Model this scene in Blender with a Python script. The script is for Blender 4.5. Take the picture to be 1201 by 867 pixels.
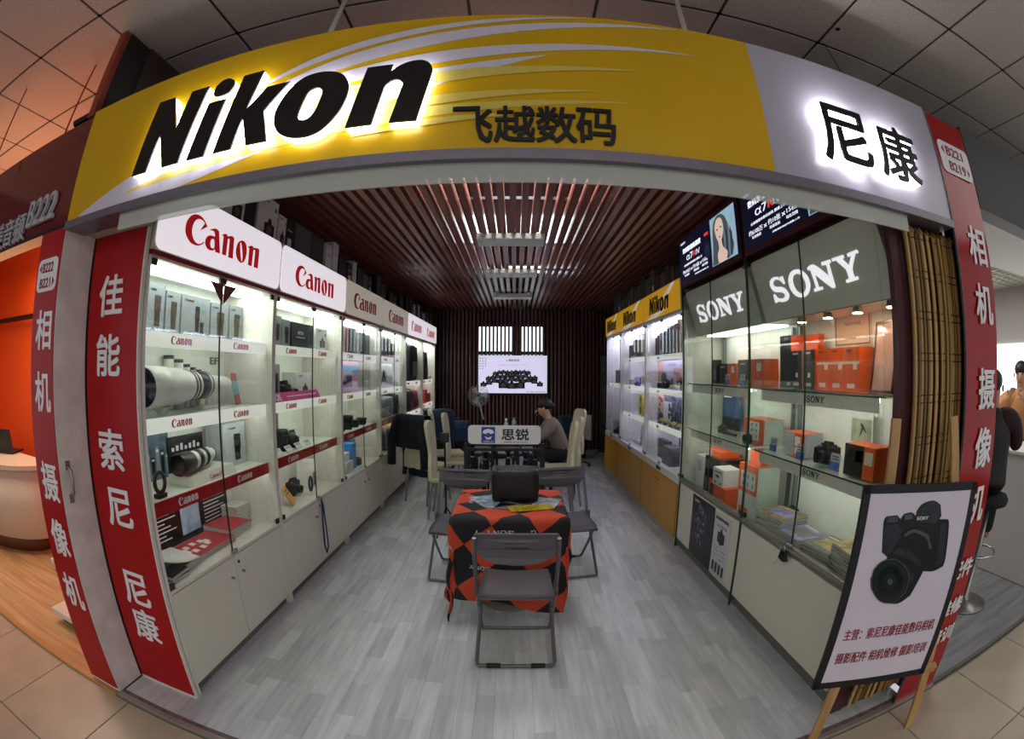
import bpy, bmesh, math, random
from mathutils import Matrix, Vector
random.seed(7)
PI = math.pi
sc = bpy.context.scene
COL = sc.collection
for o in list(bpy.data.objects): bpy.data.objects.remove(o)

# ------------------------------------------------------------------ camera
cd = bpy.data.cameras.new('camera')
cam = bpy.data.objects.new('camera', cd); COL.objects.link(cam); sc.camera = cam
cd.type = 'PANO'
pc = cd if hasattr(cd, 'panorama_type') else cd.cycles
pc.panorama_type = 'FISHEYE_EQUISOLID'
pc.fisheye_lens = 572.1 / 1201 * 36
pc.fisheye_fov = PI
cd.sensor_fit = 'HORIZONTAL'; cd.sensor_width = 36; cd.sensor_height = 36 * 867 / 1201
cam.matrix_world = (Matrix.Translation((0, 0, 1.6)) @ Matrix.Rotation(.0072, 4, 'Z') @ Matrix.Rotation(.0033, 4, 'X')
                    @ Matrix.Rotation(-.0039, 4, 'Y') @ Matrix.Rotation(PI / 2, 4, 'X'))
# ------------------------------------------------------------------ world, light, exposure
w = bpy.data.worlds.new('world'); sc.world = w; w.use_nodes = True
bg = w.node_tree.nodes['Background']; bg.inputs[0].default_value = (.80, .82, .86, 1); bg.inputs[1].default_value = .60
vs = sc.view_settings
vs.view_transform = 'Standard'; vs.look = 'None'; vs.gamma = 1; vs.exposure = 0.12; vs.use_curve_mapping = False
sc.cycles.transparent_max_bounces = 24
sc.cycles.max_bounces = 8

def area(name, loc, size, power, color=(1, 1, 1), rot=(0, 0, 0), sizey=None):
    l = bpy.data.lights.new(name, 'AREA'); l.energy = power; l.color = color; l.size = size
    if sizey: l.shape = 'RECTANGLE'; l.size_y = sizey
    o = bpy.data.objects.new(name, l); COL.objects.link(o); o.location = loc; o.rotation_euler = rot
    return o
area('mall_ceiling_lamp', (0, -2.6, 3.28), 4.5, 70, (1, .97, .94), sizey=1.6)
area('mall_ceiling_lamp', (4.6, -.8, 3.28), 2.4, 26, (1, .97, .95))
area('shop_ceiling_lamp', (0, 3.1, 3.2), .6, 52, (.93, .96, 1), sizey=1.2)
area('shop_ceiling_lamp', (0, 5.4, 3.2), .6, 20, (.90, .95, 1), sizey=1.2)
area('neighbour_warm_fill', (-3.9, 2.0, 1.9), 1.6, 21, (1, .48, .23), rot=(PI, 0, 0))  # added upward fill, stands in for orange bounce onto the ceiling tiles
area('neighbour_down_lamp', (-4.2, 2.1, 2.7), 1.4, 44, (1, .78, .58))
area('neighbour_white_lamp', (3.6, 3.2, 2.5), 1.8, 36, (1, .99, .98))

# ------------------------------------------------------------------ materials
def lin(c):
    if isinstance(c, str):
        c = c.lstrip('#'); c = tuple(int(c[i:i + 2], 16) / 255 for i in (0, 2, 4))
    return tuple((v / 12.92 if v <= .04045 else ((v + .055) / 1.055) ** 2.4) for v in c)
MATS = {}
def M(name, col='888888', rough=.5, metal=0., emit=0., noise=.05, scale=30., bump=0., ecol=None, spec=.5, coat=0.):
    if name in MATS: return MATS[name]
    m = bpy.data.materials.new(name); m.use_nodes = True; nt = m.node_tree
    b = nt.nodes['Principled BSDF']; c = lin(col)
    b.inputs['Roughness'].default_value = rough; b.inputs['Metallic'].default_value = metal
    b.inputs['Specular IOR Level'].default_value = spec
    if coat: b.inputs['Coat Weight'].default_value = coat; b.inputs['Coat Roughness'].default_value = .08
    if emit:
        b.inputs['Emission Color'].default_value = (*lin(ecol or col), 1); b.inputs['Emission Strength'].default_value = emit
    tc = nt.nodes.new('ShaderNodeTexCoord'); n = nt.nodes.new('ShaderNodeTexNoise'); n.inputs['Scale'].default_value = scale
    n.inputs['Detail'].default_value = 3
    nt.links.new(tc.outputs['Object'], n.inputs['Vector'])
    r = nt.nodes.new('ShaderNodeValToRGB')
    r.color_ramp.elements[0].position = .3; r.color_ramp.elements[1].position = .7
    r.color_ramp.elements[0].color = (*[max(0, v * (1 - noise)) for v in c], 1)
    r.color_ramp.elements[1].color = (*[min(1, v * (1 + noise)) for v in c], 1)
    nt.links.new(n.outputs['Fac'], r.inputs['Fac']); nt.links.new(r.outputs['Color'], b.inputs['Base Color'])
    if bump:
        bp = nt.nodes.new('ShaderNodeBump'); bp.inputs['Strength'].default_value = bump; bp.inputs['Distance'].default_value = .01
        nt.links.new(n.outputs['Fac'], bp.inputs['Height']); nt.links.new(bp.outputs['Normal'], b.inputs['Normal'])
    MATS[name] = m
    return m
def glass(name, tint=(1, 1, 1), base=.035, haze=0., hazecol=(.6, .63, .6)):
    if name in MATS: return MATS[name]
    m = bpy.data.materials.new(name); m.use_nodes = True; nt = m.node_tree; nt.nodes.clear()
    N = nt.nodes.new; L = nt.links.new
    out = N('ShaderNodeOutputMaterial'); tr = N('ShaderNodeBsdfTransparent'); gl = N('ShaderNodeBsdfGlossy'); mx = N('ShaderNodeMixShader')
    tr.inputs[0].default_value = (*tint, 1); gl.inputs['Roughness'].default_value = .02
    lw = N('ShaderNodeLayerWeight'); lw.inputs[0].default_value = .5
    p = N('ShaderNodeMath'); p.operation = 'POWER'; p.inputs[1].default_value = 5
    a = N('ShaderNodeMath'); a.operation = 'MULTIPLY_ADD'; a.inputs[1].default_value = .6; a.inputs[2].default_value = base
    L(lw.outputs['Facing'], p.inputs[0]); L(p.outputs[0], a.inputs[0]); L(a.outputs[0], mx.inputs[0])
    L(tr.outputs[0], mx.inputs[1]); L(gl.outputs[0], mx.inputs[2]); last = mx
    if haze:
        df = N('ShaderNodeBsdfDiffuse'); df.inputs[0].default_value = (*hazecol, 1); m2 = N('ShaderNodeMixShader'); m2.inputs[0].default_value = haze
        L(mx.outputs[0], m2.inputs[1]); L(df.outputs[0], m2.inputs[2]); last = m2
    L(last.outputs[0], out.inputs[0]); MATS[name] = m
    return m
def woodlike(name, c0, c1, rough=.35, axis='Y', objrand=0., scale=6., attr=False):
    """streaky grain along one axis, tone differing from board to board"""
    if name in MATS: return MATS[name]
    m = bpy.data.materials.new(name); m.use_nodes = True; nt = m.node_tree; b = nt.nodes['Principled BSDF']; N = nt.nodes.new; L = nt.links.new
    b.inputs['Roughness'].default_value = rough
    tc = N('ShaderNodeTexCoord'); mp = N('ShaderNodeMapping'); s = [scale * 6] * 3; s['XYZ'.index(axis)] = scale * .5; mp.inputs['Scale'].default_value = s
    ge = N('ShaderNodeNewGeometry'); L(ge.outputs['Position'], mp.inputs['Vector'])
    n = N('ShaderNodeTexNoise'); n.inputs['Scale'].default_value = 1; n.inputs['Detail'].default_value = 4; L(mp.outputs[0], n.inputs['Vector'])
    r = N('ShaderNodeValToRGB'); r.color_ramp.elements[0].position = .3; r.color_ramp.elements[1].position = .72
    r.color_ramp.elements[0].color = (*lin(c0), 1); r.color_ramp.elements[1].color = (*lin(c1), 1); L(n.outputs['Fac'], r.inputs[0])
    last = r.outputs[0]
    if objrand:
        if attr: at = N('ShaderNodeAttribute'); at.attribute_name = 'tone'; src = at.outputs['Fac']
        else: oi = N('ShaderNodeObjectInfo'); src = oi.outputs['Random']
        mr = N('ShaderNodeMapRange'); mr.inputs['To Min'].default_value = 1 - objrand; mr.inputs['To Max'].default_value = 1 + objrand; L(src, mr.inputs['Value'])
        mm = N('ShaderNodeVectorMath'); mm.operation = 'SCALE'; L(last, mm.inputs[0]); L(mr.outputs[0], mm.inputs['Scale']); last = mm.outputs[0]
    L(last, b.inputs['Base Color']); MATS[name] = m
    return m

# ------------------------------------------------------------------ mesh building
class G:
    """collects shapes, then becomes one mesh object"""
    def __init__(s): s.v = []; s.f = []; s.m = []; s.sm = []
    def add(s, vs, fs, mat=0, smooth=False):
        k = len(s.v); s.v += [tuple(v) for v in vs]
        for f in fs: s.f.append([i + k for i in f]); s.m.append(mat); s.sm.append(smooth)
        return s
    def box(s, x0, x1, y0, y1, z0, z1, mat=0, mats=None):
        vs = [(x, y, z) for z in (z0, z1) for y in (y0, y1) for x in (x0, x1)]
        fs = [(0, 2, 3, 1), (4, 5, 7, 6), (0, 1, 5, 4), (2, 6, 7, 3), (0, 4, 6, 2), (1, 3, 7, 5)]  # bottom top front back left right
        if mats:
            for f, mm in zip(fs, mats): s.add(vs, [f], mm)
        else: s.add(vs, fs, mat)
        return s
    def rbox(s, x0, x1, y0, y1, z0, z1, r=.005, seg=2, mat=0):
        bm = bmesh.new(); bmesh.ops.create_cube(bm, size=1)
        for v in bm.verts: v.co = (x0 + (v.co.x + .5) * (x1 - x0), y0 + (v.co.y + .5) * (y1 - y0), z0 + (v.co.z + .5) * (z1 - z0))
        bmesh.ops.bevel(bm, geom=bm.edges[:], offset=r, segments=seg, affect='EDGES', profile=.5)
        bm.normal_update(); fl_ = [max(abs(c) for c in f.normal) < .9995 for f in bm.faces]
        s.bm(bm, mat, True); s.sm[-len(fl_):] = fl_; return s
    def bm(s, bm, mat=0, smooth=False):
        bm.verts.ensure_lookup_table(); bm.verts.index_update()
        s.add([v.co[:] for v in bm.verts], [[v.index for v in f.verts] for f in bm.faces], mat, smooth); bm.free()
    def cone(s, p0, p1, r0, r1=None, n=16, mat=0, cap=True, smooth=True):
        r1 = r0 if r1 is None else r1; p0 = Vector(p0); p1 = Vector(p1); d = (p1 - p0).normalized()
        a = d.orthogonal().normalized(); b = d.cross(a); vs = []
        for p, r in ((p0, r0), (p1, r1)):
            for i in range(n): t = 2 * PI * i / n; vs.append(p + a * (r * math.cos(t)) + b * (r * math.sin(t)))
        s.add(vs, [(i, (i + 1) % n, n + (i + 1) % n, n + i) for i in range(n)], mat, smooth)
        if cap: s.add(vs[:n], [list(range(n))[::-1]], mat); s.add(vs[n:], [list(range(n))], mat)
        return s
    def lathe(s, prof, p0=(0, 0, 0), axis=(0, 0, 1), n=20, mat=0, smooth=True):
        d = Vector(axis).normalized(); a = d.orthogonal().normalized(); b = d.cross(a); p0 = Vector(p0); vs = []
        for (r, h) in prof:
            for i in range(n): t = 2 * PI * i / n; vs.append(p0 + d * h + a * (r * math.cos(t)) + b * (r * math.sin(t)))
        fs = [(k * n + i, k * n + (i + 1) % n, (k + 1) * n + (i + 1) % n, (k + 1) * n + i) for k in range(len(prof) - 1) for i in range(n)]
        s.add(vs, fs, mat, smooth); return s
    def tube(s, pts, r, n=8, mat=0, closed=False):
        pts = [Vector(p) for p in pts]; k = len(pts); vs = []; up = None
        for i, p in enumerate(pts):
            q = pts[(i + 1) % k] if (closed or i < k - 1) else p; o = pts[i - 1] if (closed or i > 0) else p
            d = (q - o).normalized()
            a = d.orthogonal().normalized() if up is None else (up - d * up.dot(d)).normalized()
            up = a; b = d.cross(a)
            for j in range(n): t = 2 * PI * j / n; vs.append(p + a * (r * math.cos(t)) + b * (r * math.sin(t)))
        e = k if closed else k - 1
        s.add(vs, [(i * n + j, i * n + (j + 1) % n, ((i + 1) % k) * n + (j + 1) % n, ((i + 1) % k) * n + j) for i in range(e) for j in range(n)], mat, True)
        if not closed: s.add(vs[:n], [list(range(n))[::-1]], mat); s.add(vs[-n:], [list(range(n))], mat)
        return s
    def ball(s, c, r, n=12, mat=0, sc_=(1, 1, 1)):
        bm = bmesh.new(); bmesh.ops.create_uvsphere(bm, u_segments=n, v_segments=max(6, n * 2 // 3), radius=r)
        for v in bm.verts: v.co = Vector((v.co.x * sc_[0] + c[0], v.co.y * sc_[1] + c[1], v.co.z * sc_[2] + c[2]))
        s.bm(bm, mat, True); return s
    def poly(s, pts, y, t=.001, mat=0):
        """flat outline in the x-z plane, front at y, thickness t going back"""
        n = len(pts); vs = [(p[0], y, p[1]) for p in pts] + [(p[0], y + t, p[1]) for p in pts]
        ar = sum(pts[i][0] * pts[(i + 1) % n][1] - pts[(i + 1) % n][0] * pts[i][1] for i in range(n))
        o = list(range(n)) if ar > 0 else list(range(n))[::-1]
        s.add(vs, [o, [i + n for i in o[::-1]]] + [(o[i - 1], o[i - 1] + n, o[i] + n, o[i]) for i in range(n)], mat); return s
    def flat(s, vf, x, z, y, t=0, sx=1., sz=None, mat=0, shear=0.):
        """a cached glyph mesh (verts in x,z) placed in the x-z plane"""
        sz = sx if sz is None else sz; V_, F_ = vf
        s.add([(x + sx * (a + shear * c), y + t * b, z + sz * c) for a, b, c in V_], F_, mat); return s
    def xf(s, M4):
        s.v = [tuple(M4 @ Vector(v)) for v in s.v]; return s
    def mesh(s, name, mats):
        me = bpy.data.meshes.new(name); me.from_pydata(s.v, [], s.f)
        for m in (mats if isinstance(mats, (list, tuple)) else [mats]): me.materials.append(m)
        me.polygons.foreach_set('material_index', s.m); me.polygons.foreach_set('use_smooth', s.sm); me.update()
        return me
    def obj(s, name, mats, parent=None, loc=(0, 0, 0), rotz=0):
        o = bpy.data.objects.new(name, s.mesh(name, mats)); COL.objects.link(o); o.parent = parent; o.location = loc; o.rotation_euler = (0, 0, rotz)
        return o
def tag(o, label, cat, group=None):
    o['label'] = label; o['category'] = cat
    if group: o['group'] = group
    return o
def thing(name, label, cat, loc=(0, 0, 0), rotz=0, group=None):
    o = bpy.data.objects.new(name, None); COL.objects.link(o); o.location = loc; o.rotation_euler = (0, 0, rotz); o.empty_display_size = .05
    return tag(o, label, cat, group)
def struct(o): o['kind'] = 'structure'; return o
def share(src, parent=None, loc=None, rotz=None, name=None):
    c = src.copy(); COL.objects.link(c); c.parent = parent
    if loc is not None: c.location = loc
    if rotz is not None: c.rotation_euler = (0, 0, rotz)
    return c
def dup(root, loc, rotz, label=None, group=None):
    r = share(root, None, loc, rotz)
    if label: r['label'] = label
    if group: r['group'] = group
    for ch in list(root.children):
        c = share(ch, r)
        for g in ch.children: share(g, c)
    return r

# ------------------------------------------------------------------ lettering
def curve_mesh(cu):
    o = bpy.data.objects.new('t', cu); COL.objects.link(o)
    dg = bpy.context.evaluated_depsgraph_get(); dg.update()
    me = bpy.data.meshes.new_from_object(o.evaluated_get(dg))
    r = ([(v.co.x, -v.co.z, v.co.y) for v in me.vertices], [list(p.vertices) for p in me.polygons])
    bpy.data.objects.remove(o); bpy.data.curves.remove(cu); bpy.data.meshes.remove(me)
    return r
TXT = {}
def text(body, bold=0., dy=.22):
    """glyph mesh of a line of text: cap height about 1, first glyph at x = 0, depth -.5..+.5"""
    k = (body, bold, dy)
    if k in TXT: return TXT[k]
    cu = bpy.data.curves.new('t', 'FONT'); cu.body = body; cu.size = 1; cu.resolution_u = 3; cu.extrude = .5
    V_, F_ = curve_mesh(cu)
    x0 = min(v[0] for v in V_); x1 = max(v[0] for v in V_); z0 = min(v[2] for v in V_); z1 = max(v[2] for v in V_)
    if bold:
        a = V_; f = F_; V_ = []; F_ = []
        for q_, (dx, dz) in enumerate(((-1, -1), (1, -1), (-1, 1), (1, 1), (0, 0))):
            n = len(V_); V_ = V_ + [(x + dx * bold, y - dy * q_, z + dz * bold) for x, y, z in a]; F_ = F_ + [[i + n for i in q] for q in f]
    h = z1 - z0
    TXT[k] = ([((x - x0) / h, y, (z - z0) / h) for x, y, z in V_], F_, (x1 - x0) / h)
    return TXT[k]
def smooth_poly(p, n=4):
    out = []; k = len(p); P = [Vector(q) for q in p]
    def corner(i):
        a = P[i] - P[i - 1]; b = P[(i + 1) % k] - P[i]
        return a.length < 1e-6 or b.length < 1e-6 or a.angle(b) > .72
    cs = [corner(i) for i in range(k)]
    for i in range(k):
        a, b = P[i], P[(i + 1) % k]; out.append(tuple(a))
        if cs[i] and cs[(i + 1) % k]: continue
        ta = (b - a) * .5 if cs[i] else (P[(i + 1) % k] - P[i - 1]) * .5
        tb = (b - a) * .5 if cs[(i + 1) % k] else (P[(i + 2) % k] - P[i]) * .5
        for j in range(1, n):
            t = j / n; out.append(tuple(a * (2 * t**3 - 3 * t**2 + 1) + ta * (t**3 - 2 * t**2 + t) + b * (-2 * t**3 + 3 * t**2) + tb * (t**3 - t**2)))
    return out
def shape(polys, smooth=True, n=4):
    cu = bpy.data.curves.new('g', 'CURVE'); cu.dimensions = '2D'; cu.fill_mode = 'BOTH'; cu.extrude = .5
    for p in polys:
        q = smooth_poly(p, n) if smooth else p
        sp = cu.splines.new('POLY'); sp.points.add(len(q) - 1); sp.use_cyclic_u = True
        for pt, c in zip(sp.points, q): pt.co = (c[0], c[1], 0, 1)
    return curve_mesh(cu)
NIKON = [[[0.0,0.033],[0.176,0.989],[0.437,0.98],[0.621,0.504],[0.72,0.977],[0.983,0.971],[0.832,0.251],[0.79,0.025],[0.535,0.028],[0.359,0.49],[0.247,0.028]],[[1.087,0.851],[1.102,0.94],[1.171,0.992],[1.263,1.0],[1.35,0.949],[1.368,0.872],[1.332,0.801],[1.249,0.77],[1.152,0.777],[1.106,0.805]],[[0.922,0.023],[1.059,0.714],[1.302,0.71],[1.171,0.02]],[[1.303,0.025],[1.479,0.97],[1.734,0.975],[1.635,0.484],[1.843,0.725],[2.113,0.729],[1.866,0.417],[1.979,0.032],[1.731,0.033],[1.611,0.392],[1.536,0.026]],[[2.027,0.247],[2.02,0.378],[2.069,0.517],[2.151,0.644],[2.271,0.74],[2.416,0.772],[2.567,0.757],[2.692,0.702],[2.763,0.61],[2.795,0.512],[2.785,0.374],[2.737,0.24],[2.645,0.116],[2.533,0.029],[2.395,0.0],[2.245,0.022],[2.128,0.078],[2.058,0.162]],[[2.293,0.257],[2.311,0.382],[2.358,0.53],[2.41,0.57],[2.469,0.569],[2.509,0.532],[2.515,0.473],[2.485,0.316],[2.442,0.229],[2.383,0.196],[2.322,0.207]],[[2.822,0.034],[2.957,0.729],[3.212,0.733],[3.199,0.641],[3.273,0.704],[3.369,0.746],[3.48,0.756],[3.556,0.719],[3.598,0.649],[3.598,0.569],[3.552,0.327],[3.495,0.038],[3.243,0.039],[3.331,0.449],[3.32,0.497],[3.279,0.531],[3.23,0.533],[3.184,0.5],[3.158,0.457],[3.138,0.36],[3.077,0.038]]]
CANON = [[[1.217,0.754],[1.064,0.877],[0.843,0.981],[0.6,1.0],[0.379,0.955],[0.181,0.84],[0.034,0.633],[0.0,0.42],[0.067,0.234],[0.232,0.095],[0.429,0.012],[0.704,0.0],[0.903,0.044],[1.093,0.146],[1.152,0.226],[1.082,0.197],[0.957,0.116],[0.779,0.076],[0.585,0.124],[0.443,0.246],[0.373,0.41],[0.382,0.594],[0.476,0.762],[0.636,0.866],[0.818,0.893],[0.97,0.866],[1.051,0.833],[0.825,0.526]],[[1.358,0.686],[1.584,0.787],[1.778,0.828],[1.926,0.796],[1.991,0.699],[2.175,0.041],[1.879,0.034],[1.85,0.124],[1.7,0.045],[1.506,0.023],[1.327,0.065],[1.204,0.185],[1.199,0.317],[1.313,0.457],[1.494,0.528],[1.694,0.537],[1.759,0.517],[1.719,0.646],[1.628,0.707],[1.504,0.698]],[[1.751,0.418],[1.64,0.442],[1.528,0.38],[1.497,0.251],[1.556,0.142],[1.685,0.116],[1.8,0.168]],[[2.173,0.71],[2.341,0.791],[2.5,0.81],[2.553,0.745],[2.748,0.813],[2.912,0.833],[3.021,0.777],[3.027,0.572],[3.066,0.04],[2.748,0.027],[2.729,0.648],[2.674,0.699],[2.589,0.659],[2.58,0.055],[2.316,0.043],[2.295,0.688]],[[3.232,0.353],[3.257,0.565],[3.365,0.74],[3.579,0.845],[3.791,0.84],[3.95,0.724],[4.01,0.523],[3.992,0.305],[3.879,0.1],[3.714,0.023],[3.537,0.032],[3.343,0.14]],[[3.469,0.719],[3.537,0.762],[3.627,0.62],[3.731,0.341],[3.76,0.097],[3.688,0.068],[3.6,0.253],[3.515,0.504]],[[4.053,0.702],[4.263,0.803],[4.448,0.833],[4.493,0.771],[4.709,0.82],[4.939,0.824],[4.996,0.708],[4.987,0.044],[4.664,0.039],[4.675,0.669],[4.619,0.72],[4.511,0.68],[4.492,0.043],[4.207,0.034],[4.193,0.687]]]
SONY = [[[0.969,0.942],[1.1,0.934],[1.106,0.644],[1.018,0.642],[0.923,0.771],[0.713,0.879],[0.446,0.902],[0.262,0.834],[0.231,0.722],[0.423,0.624],[0.803,0.564],[1.062,0.426],[1.185,0.232],[1.113,0.099],[0.903,0.015],[0.563,0.011],[0.29,0.08],[0.16,0.037],[0.034,0.04],[0.05,0.374],[0.166,0.364],[0.317,0.192],[0.63,0.133],[0.891,0.178],[0.918,0.287],[0.698,0.378],[0.317,0.441],[0.099,0.558],[0.0,0.76],[0.079,0.915],[0.326,1.0],[0.64,0.991],[0.838,0.916]],[[1.421,0.656],[1.566,0.852],[1.838,0.99],[2.212,0.988],[2.552,0.843],[2.748,0.614],[2.76,0.346],[2.582,0.136],[2.277,0.0],[1.921,0.01],[1.616,0.139],[1.424,0.371]],[[1.701,0.64],[1.827,0.805],[2.042,0.853],[2.292,0.808],[2.453,0.665],[2.511,0.445],[2.435,0.248],[2.227,0.134],[1.988,0.138],[1.781,0.27],[1.693,0.454]],[[2.893,0.928],[3.327,0.941],[4.011,0.412],[4.038,0.809],[3.775,0.832],[3.79,0.936],[4.31,0.928],[4.306,0.827],[4.176,0.824],[4.17,0.064],[3.967,0.068],[3.196,0.653],[3.221,0.172],[3.447,0.166],[3.458,0.079],[2.918,0.066],[2.927,0.173],[3.086,0.178],[3.038,0.827],[2.885,0.832]],[[4.428,0.94],[5.055,0.928],[5.061,0.831],[4.928,0.826],[5.198,0.564],[5.457,0.812],[5.263,0.825],[5.291,0.924],[5.798,0.939],[5.835,0.838],[5.668,0.847],[5.324,0.463],[5.287,0.181],[5.47,0.181],[5.473,0.092],[4.851,0.073],[4.835,0.168],[5.029,0.176],[5.01,0.473],[4.62,0.847],[4.428,0.844]]]
def glyphset(polys):
    V_, F_ = shape(polys); return (V_, F_, max(q[0] for p in polys for q in p))
GL = {'Nikon': glyphset(NIKON), 'Canon': glyphset(CANON), 'SONY': glyphset(SONY)}
def put(parent, name, body, x, z, h, y, mat, t=.0015, bold=0., wd=None, shear=0., align='c'):
    """a line of lettering: centre x (or left edge), bottom z, height h, front plane at y"""
    g = GL[body] if body in GL else text(body, bold)
    sx = h if wd is None else wd / g[2]
    x0 = x - g[2] * sx / 2 if align == 'c' else x
    return G().flat(g[:2], x0, z, y, t, sx, h, 0, shear).obj(name, mat, parent)
# ------------------------------------------------------------------ common materials
mWhite = M('white_laminate', 'dcd9cf', .35)
mDoor = M('beige_laminate', 'dcd8c9', .4, noise=.03)
mPlinth = M('grey_plinth', '6d6b63', .5)
mIn = M('cabinet_interior', 'e6e8de', .5, noise=.02)
mRed = M('sign_red', 'a60a10', .32, noise=.05, scale=6, spec=.3)
mRedD = M('trim_dark_red', '7a1018', .3)
mCanonRed = M('letter_red', 'c01018', .35, noise=.02)
mBlackLet = M('letter_black', '0b0b0d', .3, noise=.1)
mWhiteLet = M('letter_white', 'e9e7ea', .4, noise=.03)
mMetal = M('brushed_metal', '9a9792', .32, .85)
mDarkMetal = M('dark_metal', '2b2a2c', .35, .7)
mChrome = M('chrome', 'c8c8c8', .15, 1.)
mGlass = glass('clear_glass', (.96, .985, .97))
mGlassS = glass('green_glass', (.96, .985, .972), .035)
mLamp = M('lamp_white', 'f4f6f2', .5, emit=8.0, ecol='f4faf4')
mLampV = M('lamp_violet_white', 'eeeeff', .5, emit=11.0, ecol='e2deff')
mLampW = M('lamp_warm', 'fff1dc', .5, emit=85.0, ecol='ffdcb4')
mBlack = M('black_plastic', '141416', .42)
mDark = M('dark_fabric', '16171c', .85, bump=.3, scale=120)

# ------------------------------------------------------------------ floors
mTile = M('floor_tile_beige', 'b0a490', .34, noise=.10, scale=4)
mGrout = M('tile_joint', '4a4038', .8)
fl = struct(G().box(-7, 7, -4, 1.275, -.08, -.032).obj('floor_mall', mGrout))
tp = .61; tmesh = G().rbox(-tp / 2 + .003, tp / 2 - .003, -tp / 2 + .003, tp / 2 - .003, -.04, -.02, .002, 1).mesh('floor_tile', mTile)
for i in range(-10, 5):
    for j in range(0, 4):
        o = bpy.data.objects.new('tile', tmesh); COL.objects.link(o); o.parent = fl; o.location = (2.405 + tp * i + tp / 2, 1.265 - tp * j - tp / 2, 0)
mLam = woodlike('grey_laminate', 'b6babd', 'd0d3d4', .26, 'Y', .15, 5)
mLamA = woodlike('grey_laminate_far', 'b6babd', 'd0d3d4', .26, 'Y', .15, 5, True)
fs = struct(G().box(-1.94, 1.92, 1.32, 9.85, -.06, -.004).obj('floor_shop', M('laminate_joint', '55585a', .5)))
SW = .092; strips = []
x = -1.93; c = 0
while x < 1.90:
    y = 1.325 - random.random() * .3; c += 1
    while y < 9.8:
        L_ = random.choice((.28, .36, .46, .58)); y0 = max(y, 1.325); y1 = min(y + L_, 9.84)
        if y1 - y0 > .03: strips.append((x, y0, min(x + SW, 1.915), y1))
        y += L_
    x += SW
strips.sort(key=lambda s: (s[1] + s[3]) ** 2 + (s[0] + s[2]) ** 2)
strips_in = [s for s in strips if abs(s[0]) < 1.56]
near = strips_in[:300]; nset = set(near)
for s in near:
    G().box(s[0] + .0004, s[2] - .0004, s[1] + .0004, s[3] - .0004, -.006, 0).obj('plank', mLam, fs)
g = G(); tone = []
for s in strips:
    if s in nset: continue
    g.box(s[0] + .0004, s[2] - .0004, s[1] + .0004, s[3] - .0004, -.006, 0); tone += [random.random()] * 6
po = g.obj('plank_field', mLamA, fs); po['kind'] = 'stuff'
at = po.data.attributes.new('tone', 'FLOAT', 'FACE'); at.data.foreach_set('value', tone)
struct(G().box(-1.95, 2.16, 1.268, 1.30, -.03, .004).box(-1.95, 2.16, 1.30, 1.33, -.03, .001, 1).obj('trim_1', [M('threshold_metal', 'b5aca8', .3, .6), M('threshold_worn', '6b5f62', .6, noise=.3)]))
mWoodF = woodlike('oak_floor', 'b08a5c', 'd2b184', .25, 'X', .08, 3)
wf = struct(G().box(-9, -1.96, 1.30, 3.2, -.06, -.006).obj('floor_neighbour', M('oak_joint', '6b4423', .5)))
y = 1.30; k = 0
while y < 3.1:
    x = -6.5 - (k % 3) * .35
    while x < -2.0:
        x1 = min(x + 1.15, -1.97); G().box(max(x, -6.5) + .001, x1 - .001, y + .001, y + .094, -.01, 0).obj('plank', mWoodF, wf); x += 1.15
    y += .095; k += 1
struct(G().box(-7, -1.96, 1.262, 1.30, -.03, .002).obj('trim_2', M('oak_edge', 'b98a55', .35)))
gf = struct(G().box(2.17, 7, 1.30, 5, -.06, 0).obj('floor_white_shop', woodlike('grey_board', '77787a', '9a9a9c', .12, 'X', 0, 3)))
struct(G().box(2.17, 7, 1.275, 1.30, -.03, .003).obj('trim_3', mMetal))

# ------------------------------------------------------------------ ceiling
mCT = M('ceiling_tile', 'bdb5ad', .85, noise=.22, scale=90, bump=.12)
mCG = M('ceiling_grid', '3a3633', .6)
ce = struct(G().box(-9, 7, -4, 10.2, 3.345, 3.42).obj('ceiling', M('ceiling_slab', '5d5854', .9)))
cp = .602; cm = G().rbox(-cp / 2 + .008, cp / 2 - .008, -cp / 2 + .008, cp / 2 - .008, 3.322, 3.34, .003, 1).mesh('ceiling_tile', mCT)
for i in range(-10, 8):
    for j in range(-4, 5):
        o = bpy.data.objects.new('tile', cm); COL.objects.link(o); o.parent = ce; o.location = (.98 + cp * i + cp / 2, 1.672 + cp * j - cp / 2, 0)
for i in range(-10, 9):
    G().box(.98 + cp * i - .013, .98 + cp * i + .013, -1, 4.4, 3.326, 3.345).obj('grid_bar', mCG, ce)
for j in range(-4, 6):
    G().box(-5.1, 5.9, 1.672 + cp * (j - 1) - .013, 1.672 + cp * (j - 1) + .013, 3.326, 3.345).obj('grid_bar', mCG, ce)
# plenum lamp panels seen through the slats
for x0, x1, y0, y1 in ((-.16, .50, 7.8, 8.3), (-1.28, -.83, 7.85, 8.2)):
    t = thing('ceiling_light_panel', 'bright recessed light panel above the slats ' + ('over the aisle' if x0 > -.5 else 'beside the left-wall signs'), 'ceiling light', ((x0 + x1) / 2, (y0 + y1) / 2, 3.3))
    W_ = (x1 - x0) / 2; H_ = (y1 - y0) / 2
    G().box(-W_, W_, -H_, H_, .012, .046).obj('housing', mWhite, t); G().box(-W_ + .02, W_ - .02, -H_ + .02, H_ - .02, 0, .012).obj('diffuser', M('panel_diffuser', 'f2f6ff', .5, emit=5, ecol='eef4ff'), t)
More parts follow.
